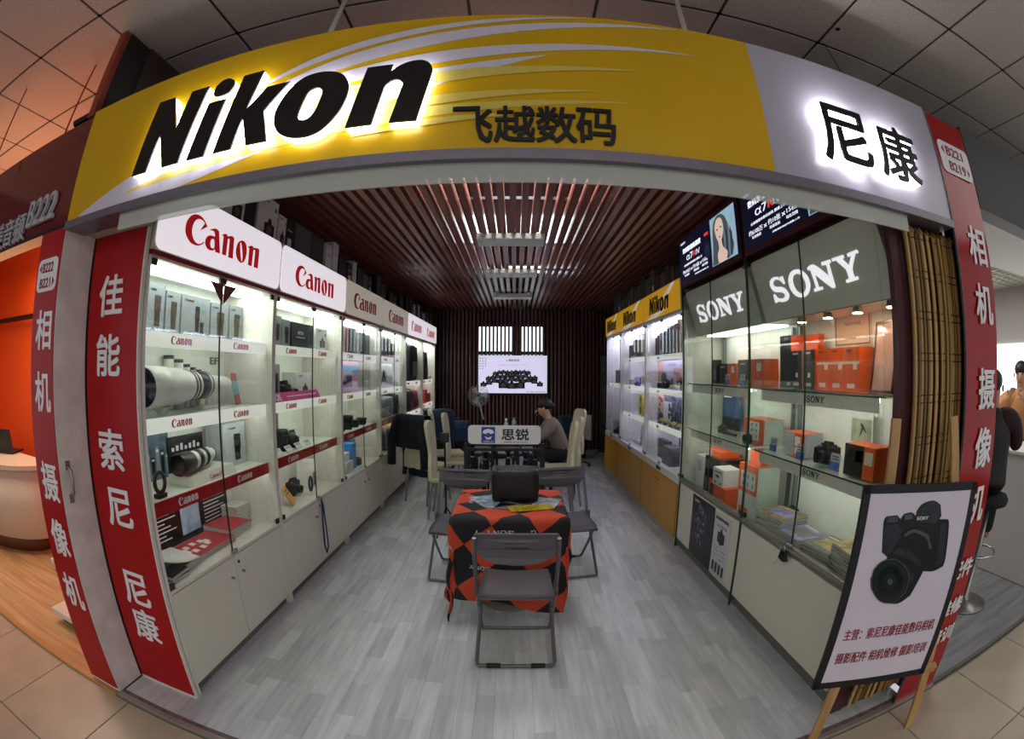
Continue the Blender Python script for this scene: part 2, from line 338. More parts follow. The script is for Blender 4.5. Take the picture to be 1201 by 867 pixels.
# slat ceiling
mSlat = woodlike('red_brown_slat', '6e3f37', '8f5548', .32, 'Y', .10, 4)
sl = struct(G().box(-1.93, 1.90, 1.70, 1.74, 2.93, 2.97).obj('ceiling_slats', mDarkMetal))
sm = G().box(-.024, .024, 1.62, 9.74, 2.845, 2.925).mesh('slat', mSlat)
i = 0; x = -1.88
while x < 1.88:
    o = bpy.data.objects.new('slat', sm); COL.objects.link(o); o.parent = sl; o.location = (x, 0, 0); x += .0885
for yb in (3.6, 5.0, 6.3, 7.9): G().box(-1.93, 1.90, yb - .02, yb + .02, 2.925, 2.95).obj('cross_bar', mDarkMetal, sl)
for yy in (4.40, 5.97, 7.88):
    for n_, lab in ((4.40, 'white ceiling light box below the slats, first one in from the entrance'), (5.97, 'white ceiling light box below the slats, second one in from the entrance'), (7.88, 'white ceiling light box below the slats, beside the rear slat wall')):
        if n_ == yy:
            t = thing('ceiling_light_box', lab, 'ceiling light', (-.047, yy, 2.79))
            G().rbox(-.31, .31, -.14, .14, 0, .055, .006).obj('housing', mWhite, t); G().box(-.29, .29, -.12, .12, -.004, .001).obj('diffuser', M('diffuser_off', 'c9c8c2', .4), t)
            for sx in (-.27, .27): G().box(sx - .03, sx + .03, -.005, .005, .055, .10).obj('hanger', mMetal, t)

# ------------------------------------------------------------------ walls
mWallD = M('dark_brown_wall', '3f302c', .8, noise=.15, scale=5)
struct(G().box(-2.01, -1.952, 1.52, 9.9, 0, 3.345).obj('wall_left', mWallD))
struct(G().box(1.905, 1.96, 1.456, 9.9, 0, 2.93).obj('wall_right', mWallD))
# rear slat wall with its window
wb = struct(G().box(-2.01, -.76, 9.80, 9.92, 0, 3.345).box(.55, 1.96, 9.80, 9.92, 0, 3.345).box(-.76, .55, 9.80, 9.92, 0, 1.55).box(-.76, .55, 9.80, 9.92, 2.50, 3.345).obj('wall_back', M('wall_back_dark', '1d1413', .8)))
msl = woodlike('wall_slat_brown', '55332b', '764a3d', .4, 'Z', .12, 4)
smw = G().box(-.020, .020, 9.725, 9.79, 0, 2.92).mesh('slat', msl)
x = -1.84; k = 0
while x < 1.9:
    o = bpy.data.objects.new('slat', smw); COL.objects.link(o); o.parent = wb; o.location = (x, 0, 0); x += .0775
for z in (1.16, 1.98): G().box(-1.93, 1.9, 9.79, 9.80, z - .02, z + .02).obj('batten', mWallD, wb)
wi = struct(G().box(-.75, .54, 9.90, 9.915, 1.56, 2.50).obj('window_1', M('daylit_pane', 'e9f6fb', .3, emit=2.6, ecol='dff2fa')))
G().box(-.08, .125, 9.80, 9.90, 1.56, 2.50).obj('window_mullion', M('mullion_brown', '4b3129', .6), wi)
G().box(-.76, .55, 9.81, 9.86, 1.93, 1.965).obj('window_rail', mDarkMetal, wi)

# left entrance post and red sheets
struct(G().box(-2.18, -1.945, 1.29, 1.50, 0, 2.235, 0).obj('wall_post_left', M('scuffed_white_paint', 'dcd4d0', .6, noise=.12, scale=9)))
mRedS = mRed
b = thing('red_post_banner', 'narrow red banner with white characters on the post beside the orange shop', 'banner', (-2.065, 1.288, 0))
G().box(-.115, .115, -.004, .001, .02, 2.232).obj('sheet', mRed, b)
def plate(par, x0, x1, z0, z1, y, lines, left):
    r = .03; pts = []
    for cx, cz, a0 in ((x1 - r, z0 + r, -90), (x1 - r, z1 - r, 0), (x0 + r, z1 - r, 90), (x0 + r, z0 + r, 180)):
        pts += [(cx + r * math.cos(math.radians(a0 + k * 30)), cz + r * math.sin(math.radians(a0 + k * 30))) for k in range(4)]
    p = G().poly(pts, y, .002).obj('number_plate', mWhiteLet, par)
    h = (z1 - z0) * .28; W = x1 - x0; mR = M('plate_red', '8d1015', .4)
    for (s_, fx, zz, tri) in lines:
        put(p, 'number', s_, x0 + W * fx, z0 + (z1 - z0) * zz, h, y - .001, mR, .001, .02, wd=W * .54)
        tx = x0 + W * (.08 if tri < 0 else .92); d = .022 * tri; zc = z0 + (z1 - z0) * zz + h / 2
        G().poly([(tx, zc), (tx - d, zc - .022), (tx - d, zc + .022)], y - .001, .001).obj('arrow', mR, p)
plate(b, -.10, .10, 1.94, 2.09, -.006, (('B222', .52, .58, -1), ('B221', .45, .12, 1)), True)
for ch, zc in zip('相机摄像机', (1.77, 1.50, 1.10, .835, .565)):
    put(b, 'character', ch, .015, zc - .085, .17, -.005, mWhiteLet, .002, .018, wd=.155)
wp = thing('red_wing_panel', 'wide red panel with white characters closing the side of the entrance cabinet', 'panel', (-1.735, 1.505, 0))
G().box(-.195, .195, 0, .018, 0, 2.20).obj('board', mRed, wp); G().box(.195, .203, -.003, .02, 0, 2.20).obj('edge_trim', mWhite, wp); G().box(-.195, .195, -.003, .02, -.0, .012).obj('foot_trim', mWhite, wp)
for ch, zc in zip('佳能索尼尼康', (1.92, 1.66, 1.25, .985, .585, .385)):
    put(wp, 'character', ch, -.015 + (0.01 if zc < 1 else 0), zc - .088, .176, -.003, mWhiteLet, .003, .018, wd=.18)
struct(G().box(-1.945, -1.53, 1.29, 1.53, 2.205, 2.232).obj('trim_soffit', M('soffit_white', 'b4aba2', .6)))
hd = thing('door_pull', 'small metal pull handle screwed to the white side of the left post', 'handle', (-1.945, 1.345, 1.105))
G().tube([(0, 0, -.07), (.03, 0, -.05), (.035, 0, 0), (.03, 0, .05), (0, 0, .07)], .007).obj('grip', mMetal, hd)
for z in (-.075, .075): G().box(0, .006, -.014, .014, z - .02, z + .02).obj('mounting_plate', mMetal, hd)
struct(G().box(-2.02, -1.97, 1.285, 1.33, 2.785, 3.345).box(-2.02, -1.965, 1.33, 1.75, 2.785, 3.345, 1).obj('wall_partition_end', [M('brick_red_paint', '8a3a26', .5), M('dark_partition', '24201f', .7)]))

# right entrance banner
struct(G().box(1.965, 2.16, 1.30, 1.445, 0, 2.77).obj('wall_post_right', mDarkMetal))
struct(G().box(1.832, 1.838, 1.278, 1.29, 0, 2.785).obj('trim_4', M('trim_dull', '5a5658', .5, .3)))
b = thing('red_side_banner', 'glossy red banner with white characters hung beside the bamboo blinds', 'banner', (1.998, 1.29, 0))
g = G(); nx, nz = 8, 36
mBan = M('banner_red_vinyl', '9c0a10', .14, noise=.06, scale=5, spec=.4)
vs_ = []; 
for iz in range(nz + 1):
    for ix in range(nx + 1):
        X_ = -.158 + .316 * ix / nx; Z_ = 2.772 * iz / nz
        vs_.append((X_, -.006 - .004 * math.sin(Z_ * 5 + X_ * 9) * math.sin(Z_ * 2.3), Z_))
fs_ = [(a * (nx + 1) + c_, a * (nx + 1) + c_ + 1, (a + 1) * (nx + 1) + c_ + 1, (a + 1) * (nx + 1) + c_) for a in range(nz) for c_ in range(nx)]
g.add(vs_, fs_, 0, True); g.box(-.158, .158, .001, .004, 0, 2.772); g.obj('sheet', mBan, b)
plate(b, -.135, .14, 2.475, 2.64, -.013, (('B221', .50, .58, -1), ('B219', .50, .12, 1)), True)
for ch, zc in zip('相机摄像机', (2.155, 1.895, 1.53, 1.275, 1.02)): put(b, 'character', ch, .035, zc - .085, .17, -.014, mWhiteLet, .002, .018, wd=.16)
for s_, zc in (('配件', .70), ('维修', .50), ('培训', .34)): put(b, 'character', s_, .04, zc - .04, .09, -.014, mWhiteLet, .002, .02, wd=.20)

# ------------------------------------------------------------------ fascia sign
FX0, FX1, FZ0, FZ1 = -1.945, 1.832, 2.235, 2.785
fa = thing('fascia_sign', 'long yellow and white sign box with black letters across the shop entrance', 'sign', (0, 1.285, 2.235))
mYel = M('sign_yellow', 'd0a408', .25, noise=.05, scale=3); mFW = M('sign_white', 'aba6b4', .25, noise=.03, scale=3)
H_ = FZ1 - FZ0
G().box(FX0, FX1, .004, .135, 0, H_).obj('box', M('sign_box_edge', '9a9488', .4), fa)
G().box(FX0, .832, 0, .004, 0, H_).obj('yellow_panel', mYel, fa)
G().box(.832, FX1, 0, .004, 0, H_).obj('white_panel', mFW, fa)
# white swoosh print
SWN = [0]
mSw = M('swoosh_print', 'cfc9d6', .25, noise=.05); mSwP = M('swoosh_pale_yellow', 'd3bd5a', .25, noise=.05)
def swoosh(a, c, e, wdt, mat, y=None):
    SWN[0] += 1; y = -.0006 - .0004 * SWN[0]
    """a tapering arc through three points; width at the middle"""
    P = [Vector(q) for q in (a, c, e)]; n = 24; up = []; dn = []
    for i in range(n + 1):
        t = i / n; q = P[0] * (1 - t)**2 + P[1] * 2 * t * (1 - t) + P[2] * t * t
        d = (P[1] - P[0]) * (1 - t) + (P[2] - P[1]) * t; nn = Vector((-d.y, d.x)).normalized(); w_ = wdt * math.sin(PI * min(1, max(.02, t)) ** .8) + .0015
        up.append(q + nn * w_ / 2); dn.append(q - nn * w_ / 2)
    def cl(q): return (q.x, min(H_ - .001, max(.001, q.y)))
    vs_ = []; 
    for u, d in zip(up, dn): vs_ += [(cl(u)[0], y, cl(u)[1]), (cl(d)[0], y, cl(d)[1])]
    return G().add(vs_, [(2 * i, 2 * i + 1, 2 * i + 3, 2 * i + 2) for i in range(n)], 0).obj('swoosh', mat, fa)
z_ = lambda z: z - FZ0
for a, c, e, wd_, mt in (((-1.84, z_(2.24)), (-1.0, z_(2.32)), (.1, z_(2.60)), .17, mSw), ((-1.5, z_(2.28)), (-.6, z_(2.36)), (.35, z_(2.42)), .05, mSwP),
                         ((-.95, z_(2.50)), (-.55, z_(2.69)), (.55, z_(2.78)), .055, mSw), ((-1.0, z_(2.44)), (-.55, z_(2.61)), (.60, z_(2.665)), .055, mSw),
                         ((-.9, z_(2.58)), (-.55, z_(2.74)), (.25, z_(2.785)), .03, mSw), ((-.9, z_(2.40)), (-.45, z_(2.52)), (.40, z_(2.555)), .05, mSwP),
                         ((-.7, z_(2.36)), (-.3, z_(2.43)), (.25, z_(2.455)), .035, mSwP), ((-.5, z_(2.31)), (-.2, z_(2.35)), (.05, z_(2.36)), .02, mSwP)):
    swoosh(a, c, e, wd_, mt)
mHalo = M('lit_acrylic', 'ffffff', .4, emit=6.5, ecol='fbfaff')
def lit_letter(name, vf, x, z, sx, sz, parent, dep=.046):
    f = G().flat(vf, x, z, -dep, .008, sx, sz).obj(name, mBlackLet, parent)
    G().flat(vf, x, z, -dep / 2 + .004, dep - .012, sx, sz).obj('lit_side', mHalo, f)
Hn = .3267
for idx in ((0,), (1, 2), (3,), (4, 5), (6,)):
    vf = shape([NIKON[i] for i in idx]); lit_letter('letter', vf, -1.43, z_(2.3086), Hn, Hn, fa)
for ch, xx in zip('飞越数码', (-.128, -.004, .118, .236)):
    g_ = text(ch, .016); G().flat(g_[:2], xx - .058, z_(2.258), -.004, .003, .116 / g_[2], .126).obj('character', mBlackLet, fa)
for ch, xx, zz in (('尼', 1.045, 2.318), ('康', 1.345, 2.318)):
    g_ = text(ch, .012, .015); lit_letter('character', g_[:2], xx, z_(zz), .245 / g_[2], .235, fa)
G().box(FX0, FX1, -.012, .135, -.034, 0).obj('bottom_rail', M('rail_mauve', '77707c', .35, .5), fa)
G().box(FX0, .832, .0, .02, H_, H_ + .008).obj('top_cap', mYel, fa); G().box(.832, FX1, .0, .02, H_, H_ + .008).obj('top_cap', mFW, fa)
hg = tag(G().box(-1.53, 1.50, 1.300, 1.308, 2.135, 2.201).obj('glass_header', glass('reflection_haze_glass', (.84, .87, .84), .02, .36, (.90, .92, .87))), 'grey-green glass strip hanging under the yellow and white sign box', 'glass panel')  # pale diffuse haze stands in for mall light reflected in the strip
for x0, x1, lab in ((-.795, -.704, 'white hanger rod above the lit black letters'), (.743, .625, 'white hanger rod above the plain yellow part of the sign box')):
    tag(G().cone((x0, 1.63, 3.335), (x1, 1.36, 2.795), .011, .011, 10).obj('hanger_rod', M('rod_white', 'c9c2b8', .4)), lab, 'rod')
tag(G().tube([(1.62, 1.66, 3.33), (1.45, 1.40, 2.78)], .0025, 6).obj('hanger_wire', mDarkMetal), 'thin wire from the ceiling to the white end of the sign box', 'wire')
rs = G(); rs.ball((1.62, 1.5, 3.325), .018, 8, 0, (1, 1, .4)); tag(rs.obj('ceiling_stain_hook', mDarkMetal), 'small dark hook stuck in a ceiling tile above the white sign end', 'hook')

# ------------------------------------------------------------------ left neighbour shop
nf = thing('neighbour_fascia', 'dark red fascia with grey characters and shop number over the orange shop', 'sign', (-1.955, 1.29, 2.235))
G().box(-5.2, 0, 0, .10, 0, .535).obj('box', M('dark_red_gloss', '661a16', .12, noise=.06, scale=3, coat=.5), nf)
put(nf, 'lettering', '完美音频', -.76, .0, .145, -.012, M('letter_grey', 'b6b3bc', .4), .012, .015, wd=.60)
put(nf, 'number', 'B222', -.285, .05, .135, -.012, M('letter_grey', '9b98a0', .4), .012, .012, wd=.30, shear=.1)
G().box(-5.2, 0, -.006, .11, -.018, 0).obj('bottom_edge', mDarkMetal, nf)
mOr = M('orange_paint', 'e8581a', .5, noise=.04, scale=2)
struct(G().box(-9, -2.01, 3.05, 3.12, 0, 3.345).obj('wall_neighbour_back', mOr)); struct(G().box(-6.6, -6.5, 1.30, 3.05, 0, 3.345).obj('wall_neighbour_side', mOr))
struct(G().box(-2.04, -2.012, 1.52, 3.05, 0, 3.345).obj('wall_neighbour_partition', mOr))
tag(G().box(-6.5, -2.05, 2.92, 2.97, 2.12, 2.17).obj('lighting_track', mDarkMetal), 'dark track rail along the orange wall of the neighbouring shop', 'track')
for x_, y_, lab in ((-3.0, 1.22, 'red hanging rod above the dark red fascia, farther from the partition'), (-2.38, 1.42, 'red hanging rod above the dark red fascia, beside the dark partition')):
    tag(G().cone((x_, y_, 3.335), (x_, y_ - .05, 2.78), .006, .006, 8).obj('hanger_rod', M('rod_red', 'a8241a', .4)), lab, 'rod')
tag(G().cone((-2.16, 1.30, 2.80), (-2.05, 1.33, 2.83), .022, .022, 10).cone((-2.11, 1.315, 2.77), (-2.11, 1.315, 2.81), .008).obj('spot_lamp', mDarkMetal), 'small dark spotlight on top of the dark red fascia', 'lamp')
dk = thing('reception_desk', 'curved white reception desk in front of the orange wall', 'desk', (-4.95, 2.45, 0))
g = G(); n = 20
arc = [(1.0 * math.cos(t), .55 * math.sin(t)) for t in [PI * (-1.05 + 1.1 * i / n) for i in range(n + 1)]]
def ribbon(g, pts, z0, z1, th):
    n_ = len(pts); vs_ = []
    for x_, y_ in pts:
        f_ = 1 - th; vs_ += [(x_, y_, z0), (x_, y_, z1), (x_ * f_, y_ * f_, z0), (x_ * f_, y_ * f_, z1)]
    fs_ = []
    for i in range(n_ - 1):
        a = 4 * i; b_ = a + 4; fs_ += [(a, b_, b_ + 1, a + 1), (a + 2, a + 3, b_ + 3, b_ + 2), (a + 1, b_ + 1, b_ + 3, a + 3), (a, a + 2, b_ + 2, b_)]
    g.add(vs_, fs_, 0, True)
ribbon(g, arc, .15, .76, .06); g.obj('front_panel', M('desk_white', 'd8c8b4', .35), dk)
G().poly([(x_ * 1.05, y_ * 1.05) for x_, y_ in arc], 0, .04).xf(Matrix.Rotation(-PI / 2, 4, 'X') @ Matrix.Scale(-1, 4, (0, 0, 1)) if False else Matrix(((1, 0, 0, 0), (0, 0, 1, 0), (0, 1, 0, .76), (0, 0, 0, 1)))).obj('desk_top', M('desk_white', 'd8c8b4', .35), dk)
g = G(); ribbon(g, [(x_ * .85, y_ * .85) for x_, y_ in arc], 0, .16, .06); g.obj('plinth', M('desk_plinth', '6d3a20', .5), dk)
lp = thing('laptop', 'open black laptop on the white reception desk', 'laptop', (-4.80, 2.36, .806), .45)
G().rbox(-.17, .17, -.02, .22, 0, .018, .004).obj('base', mBlack, lp)
G().rbox(-.17, .17, -.012, 0, 0, .24, .004).xf(Matrix.Rotation(.22, 4, 'X')).obj('lid', mBlack, lp)
for x_, y_, w_, d_, lab in ((-3.36, 2.42, .30, .30, 'low white display plinth on the oak floor near the desk'), (-2.64, 1.82, .26, .26, 'low white display plinth on the oak floor behind the left post')):
    t = thing('display_plinth', lab, 'plinth', (x_, y_, 0)); G().box(-w_, w_, -d_, d_, .06, .10).obj('top_board', mWhite, t); G().box(-w_ + .05, w_ - .05, -d_ + .05, d_ - .05, 0, .06).obj('base', mDarkMetal, t)

# ------------------------------------------------------------------ right neighbour shop
tag(G().box(2.165, 6.5, 1.285, 1.40, 2.36, 2.80).obj('grey_fascia', M('fascia_charcoal', '3d3d3e', .6)), 'plain charcoal fascia board beside the red side banner', 'sign board')
struct(G().box(2.165, 6.5, 1.40, 2.0, 2.36, 2.40).obj('trim_soffit_right', M('soffit_bright', 'c9c6c0', .6)))
eg = struct(G().box(2.17, 6.5, 2.0, 4.9, 2.66, 2.70).obj('ceiling_right', M('ceiling_right_grey', 'a9a7a2', .8)))
for i in range(22): G().box(2.17, 6.2, 2.02 + .13 * i, 2.035 + .13 * i, 2.56, 2.62).obj('louvre_blade', mWhite, eg)
for i in range(31): G().box(2.17 + .13 * i, 2.185 + .13 * i, 2.02, 4.85, 2.56, 2.62).obj('louvre_blade', mWhite, eg)
struct(G().box(2.17, 6.5, 4.9, 5.0, 0, 3.3).obj('wall_right_shop_back', M('white_wall_paint', 'c2beb8', .7)))
struct(G().box(5.6, 5.7, 1.3, 4.9, 0, 3.3).obj('wall_right_shop_side', M('white_wall_paint', 'c2beb8', .7)))
tag(G().box(5.585, 5.598, 1.35, 4.8, .95, 1.92).obj('light_wall_panel', M('lit_panel_white', 'ffffff', .5, emit=2.2)), 'glowing white wall panel in the white shop behind the man in the black vest', 'light panel')
ct = thing('white_counter', 'tall white counter in the white shop beside the bar stool', 'counter', (3.80, 1.35, 0))
G().rbox(0, .55, 0, 1.9, .0, .98, .01).obj('body', M('counter_white', 'cfcac4', .3), ct); G().rbox(-.02, .57, -.02, 1.92, .98, 1.01, .006).obj('top', mWhite, ct)
tag(G().rbox(2.9, 3.02, 2.30, 2.42, 2.44, 2.56, .03).cone((2.96, 2.36, 2.44), (2.98, 2.34, 2.36), .045, .06).obj('spot_lamp', mWhite), 'round white spotlight under the egg-crate ceiling of the white shop', 'lamp')
# ------------------------------------------------------------------ cabinets
XL, XR = -1.533, 1.476
def at(side, Y, d, z): return (XL - d, Y, z) if side == 'L' else (XR + d, Y, z)
ROT = {'L': PI / 2, 'R': -PI / 2}
def emit_bar(parent, name, x0, x1, y0, y1, z0, z1, mat): return G().box(x0, x1, y0, y1, z0, z1).obj(name, mat, parent)
mSignLit = M('canon_sign_lit', 'f2eef4', .4, emit=.62, ecol='f6f0f8', noise=.01)
mSignDim = M('canon_sign_dim_glow', 'd9d2c4', .4, emit=.28, ecol='d9d0c0', noise=.02)  # faint glow added to lift the dim sign faces to cream
mSgn = {True: mSignLit, False: mSignDim}
mStripLit = M('shelf_strip_lit', 'eceae2', .4, emit=.45, ecol='f4f4ea', noise=.02)
mRedShelf = M('shelf_strip_red', 'b5141c', .3)
mRedLit = M('letter_red_lit', 'c81420', .35, emit=.22, ecol='d81c28')
mClamp = M('hinge_clamp', '3c3b38', .35, .6)
def rounded(x0, x1, z0, z1, r):
    pts = []
    for cx, cz, a0 in ((x1 - r, z0 + r, -90), (x1 - r, z1 - r, 0), (x0 + r, z1 - r, 90), (x0 + r, z0 + r, 180)):
        pts += [(cx + r * math.cos(math.radians(a0 + k * 22.5)), cz + r * math.sin(math.radians(a0 + k * 22.5))) for k in range(5)]
    return pts
def canon_cabinet(Y0, Y1, label, lit, shelves=(1.765, 1.38, 1.005), redlow=True, glassed=True, lamp=True, open_=False):
    W = Y1 - Y0 - .004; D = .40
    c = thing('display_cabinet', label, 'cabinet', (XL, Y0 + .002, 0), PI / 2, 'white cabinets along the left-hand wall')
    c['group'] = 'white cabinets with red lettered signs'
    for x in (0, W - .022): G().box(x, x + .022, 0, D, 0, 2.10).obj('side_panel', mWhite, c)
    G().box(.022, W - .022, D - .012, D, .06, 2.10).obj('back_panel', mIn, c)
    G().box(.022, W - .022, .035, .05, 0, .065).obj('plinth', mPlinth, c)
    G().box(.022, W - .022, .002, D - .012, .585, .603).obj('case_floor', mWhite, c)
    G().box(.022, W - .022, .012, D - .012, 2.078, 2.10).obj('case_top', mIn, c)
    hw = W / 2
    for k, (a, b_) in enumerate(((.024, hw - .002), (hw + .002, W - .024))):
        d_ = G().rbox(a, b_, -.002, .016, .067, .580, .003, 1).obj('door', mDoor, c)
        kx = b_ - .06 if k == 0 else a + .06
        G().cone((kx, -.002, .47), (kx, -.02, .47), .007, .010, 10).obj('knob', mMetal, d_)
        if k == 1: G().cone((kx - .025, -.001, .535), (kx - .025, -.006, .535), .010, .010, 12).obj('lock', mDarkMetal, d_)
        if glassed:
            gd = G().box(a + .002, b_ - .001, .002, .007, .606, 2.072).obj('glass_door', mGlass, c)
            e = (a + .002, a + .04) if k == 0 else (b_ - .04, b_ - .001)
            for z in (.606, 2.045): G().box(e[0], e[1], -.001, .010, z, z + .03).obj('clamp', mClamp, gd)
            ex = b_ - .0025 if k == 0 else a
            G().box(ex, ex + .003, .0015, .0075, .606, 2.072).obj('glass_edge', M('glass_edge_dark', '1f2b28', .3), gd)
    if glassed:
        G().box(hw - .03, hw + .03, -.012, -.001, .600, .622).cone((hw, -.012, .611), (hw, -.02, .611), .008, .008, 10).obj('door_lock', mChrome, c)
        G().box(hw - .03, hw + .03, -.004, .012, 2.050, 2.078).obj('top_catch', mClamp, c)
    G().box(0, W, -.012, .02, 2.084, 2.106).obj('red_trim', mRedD, c)
    sb = G().box(0, W, -.018, .30, 2.107, 2.425).obj('sign_box', M('sign_box_cream', 'c9c2b0', .5), c)
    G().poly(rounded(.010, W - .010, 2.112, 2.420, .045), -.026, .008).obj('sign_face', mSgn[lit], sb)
    put(sb, 'brand_lettering', 'Canon', W * .46, 2.185, .150, -.028, mRedLit if lit else mCanonRed, .002, wd=.747)
    if lamp: emit_bar(c, 'light_panel', .06, W - .06, .07, .26, 2.068, 2.077, mLamp)
    for k, z in enumerate(shelves):
        red = redlow and k == len(shelves) - 1
        s_ = G().box(.03, W - .03, .055, D - .014, z - .014, z).obj('shelf', mIn, c)
        G().box(.03, W - .03, .045, .056, z - .066, z + .003).obj('front_strip', mRedShelf if red else mStripLit, s_)
        for fx in (.27, .73): put(s_, 'shelf_lettering', 'Canon', W * fx, z - .050, .040, .0435, mWhiteLet if red else mCanonRed, .0015, wd=.17)
        emit_bar(s_, 'light_strip', .06, W - .06, .058, .078, z - .030, z - .016, mLamp if lamp else mWhite)
    return c
CY = (1.53, 2.80, 4.10, 5.385, 6.70, 7.98, 9.18)
canon_cabinet(CY[0], CY[1], 'lit white display cabinet with huge white telephoto lens, beside the red wing panel', True)
canon_cabinet(CY[1], CY[2], 'lit white display cabinet with pink strip on a shelf and blue lanyard on its lock', True)
canon_cabinet(CY[2], CY[3], 'white display cabinet with dim sign and blue and pink poster of cameras inside', False)
canon_cabinet(CY[3], CY[4], 'white display cabinet with dim sign and khaki bag on its floor', False)
canon_cabinet(CY[4], CY[5], 'white display cabinet with a big black backpack and a red bag inside', True, (1.44, .98), False, False)
canon_cabinet(CY[5], CY[6], 'last white display cabinet beside the rear slat wall with red boxes inside', True, (1.44, 1.02), False, False)

mNikY = M('nikon_sign_yellow', 'd9a214', .3, emit=.35, ecol='e0a516', noise=.02); mNikDoor = M('ochre_laminate', 'c08a1c', .38, noise=.05, scale=5)
mSwoL = M('nikon_swoosh', 'e8ddb8', .4, emit=.3, ecol='f0e6c8')
mInV = M('cabinet_interior_cool', 'dcdaea', .5, noise=.02)
def nikon_cabinet(Y0, Y1, label, shelves, lamp=True, bright=True):
    W = Y1 - Y0 - .004; D = .40
    c = thing('display_cabinet', label, 'cabinet', (XR, Y1 - .002, 0), -PI / 2, 'ochre and white cabinets with yellow signs')
    for x in (0, W - .022): G().box(x, x + .022, 0, D, 0, 2.15).obj('side_panel', mWhite, c)
    G().box(.022, W - .022, D - .012, D, .06, 2.15).obj('back_panel', mInV, c)
    G().box(.0, W, -.002, .03, 0, .070).obj('plinth', M('white_plinth', 'aaa69c', .4), c)
    lg = G().box(.0, W, -.012, .05, .585, .655).box(.022, W - .022, .05, D - .012, .63, .645).obj('ledge', mWhite, c)
    put(lg, 'brand_lettering', 'Nikon', W * .5, .602, .040, -.014, mBlackLet, .002, wd=.16)
    G().box(.022, W - .022, .012, D - .012, 2.13, 2.15).obj('case_top', mInV, c)
    hw = W / 2
    for k, (a, b_) in enumerate(((.012, hw - .002), (hw + .002, W - .012))):
        d_ = G().rbox(a, b_, -.018, -.001, .074, .580, .003, 1).obj('door', mNikDoor, c)
        kx = b_ - .05 if k == 0 else a + .05
        G().box(kx - .02, kx + .02, -.024, -.018, .50, .515).obj('handle', M('ochre_handle', '8d5f18', .4), d_)
        gd = G().box(a + .012, b_ - .001, .002, .007, .658, 2.125).obj('glass_door', mGlass, c)
        e = (a + .012, a + .045) if k == 0 else (b_ - .04, b_ - .001)
        for z in (.658, 2.098): G().box(e[0], e[1], -.001, .010, z, z + .026).obj('clamp', mClamp, gd)
    G().box(hw - .03, hw + .03, -.014, -.001, .655, .68).obj('door_lock', mChrome, c)
    G().box(hw - .022, hw + .022, -.004, .012, 2.10, 2.128).cone((hw, .0, 1.98), (hw, 0, 2.10), .003, .003, 6).obj('top_catch', mClamp, c)
    sb = G().box(0, W, -.010, .28, 2.150, 2.445).obj('sign_box', M('sign_box_grey', '9a9690', .4), c)
    f = G().box(.012, W - .012, -.016, -.010, 2.160, 2.436).obj('sign_face', mNikY, sb)
    for (x0, x1, x2, x3, za, zb) in ((.50, .66, .80, .90, 2.30, 2.436), (.06, .40, .42, .72, 2.160, 2.225)):
        G().poly([(W * x0, za), (W * x1, za), (W * x3, zb), (W * x2, zb)], -.017, .001).obj('swoosh', mSwoL, sb)
    put(sb, 'brand_lettering', 'Nikon', W * .47, 2.205, .185, -.020, mBlackLet, .003, wd=.70)
    if lamp: emit_bar(c, 'light_panel', .06, W - .06, .07, .26, 2.120, 2.129, mLampV)
    for k, z in enumerate(shelves):
        s_ = G().box(.03, W - .03, .05, D - .014, z - .012, z).obj('shelf', mInV, c)
        G().box(.03, W - .03, .042, .051, z - .055, z + .002).obj('front_strip', mStripLit, s_)
        put(s_, 'shelf_lettering', 'Nikon', W * .3, z - .042, .026, .0405, mBlackLet, .0015, wd=.09)
        if lamp: emit_bar(s_, 'light_strip', .06, W - .06, .055, .072, z - .027, z - .013, mLampV)
    return c
NY = (4.10, 5.40, 6.74, 7.78)
nikon_cabinet(NY[0], NY[1], 'ochre-doored display cabinet with colourful printed backdrops, beside the grey glass cabinets', (1.775, 1.42, 1.045))
nikon_cabinet(NY[1], NY[2], 'middle ochre-doored display cabinet holding a gilt picture frame', (1.775, 1.42, 1.045))
nikon_cabinet(NY[2], NY[3], 'ochre-doored display cabinet at the dark rear end of its row', (1.42,))

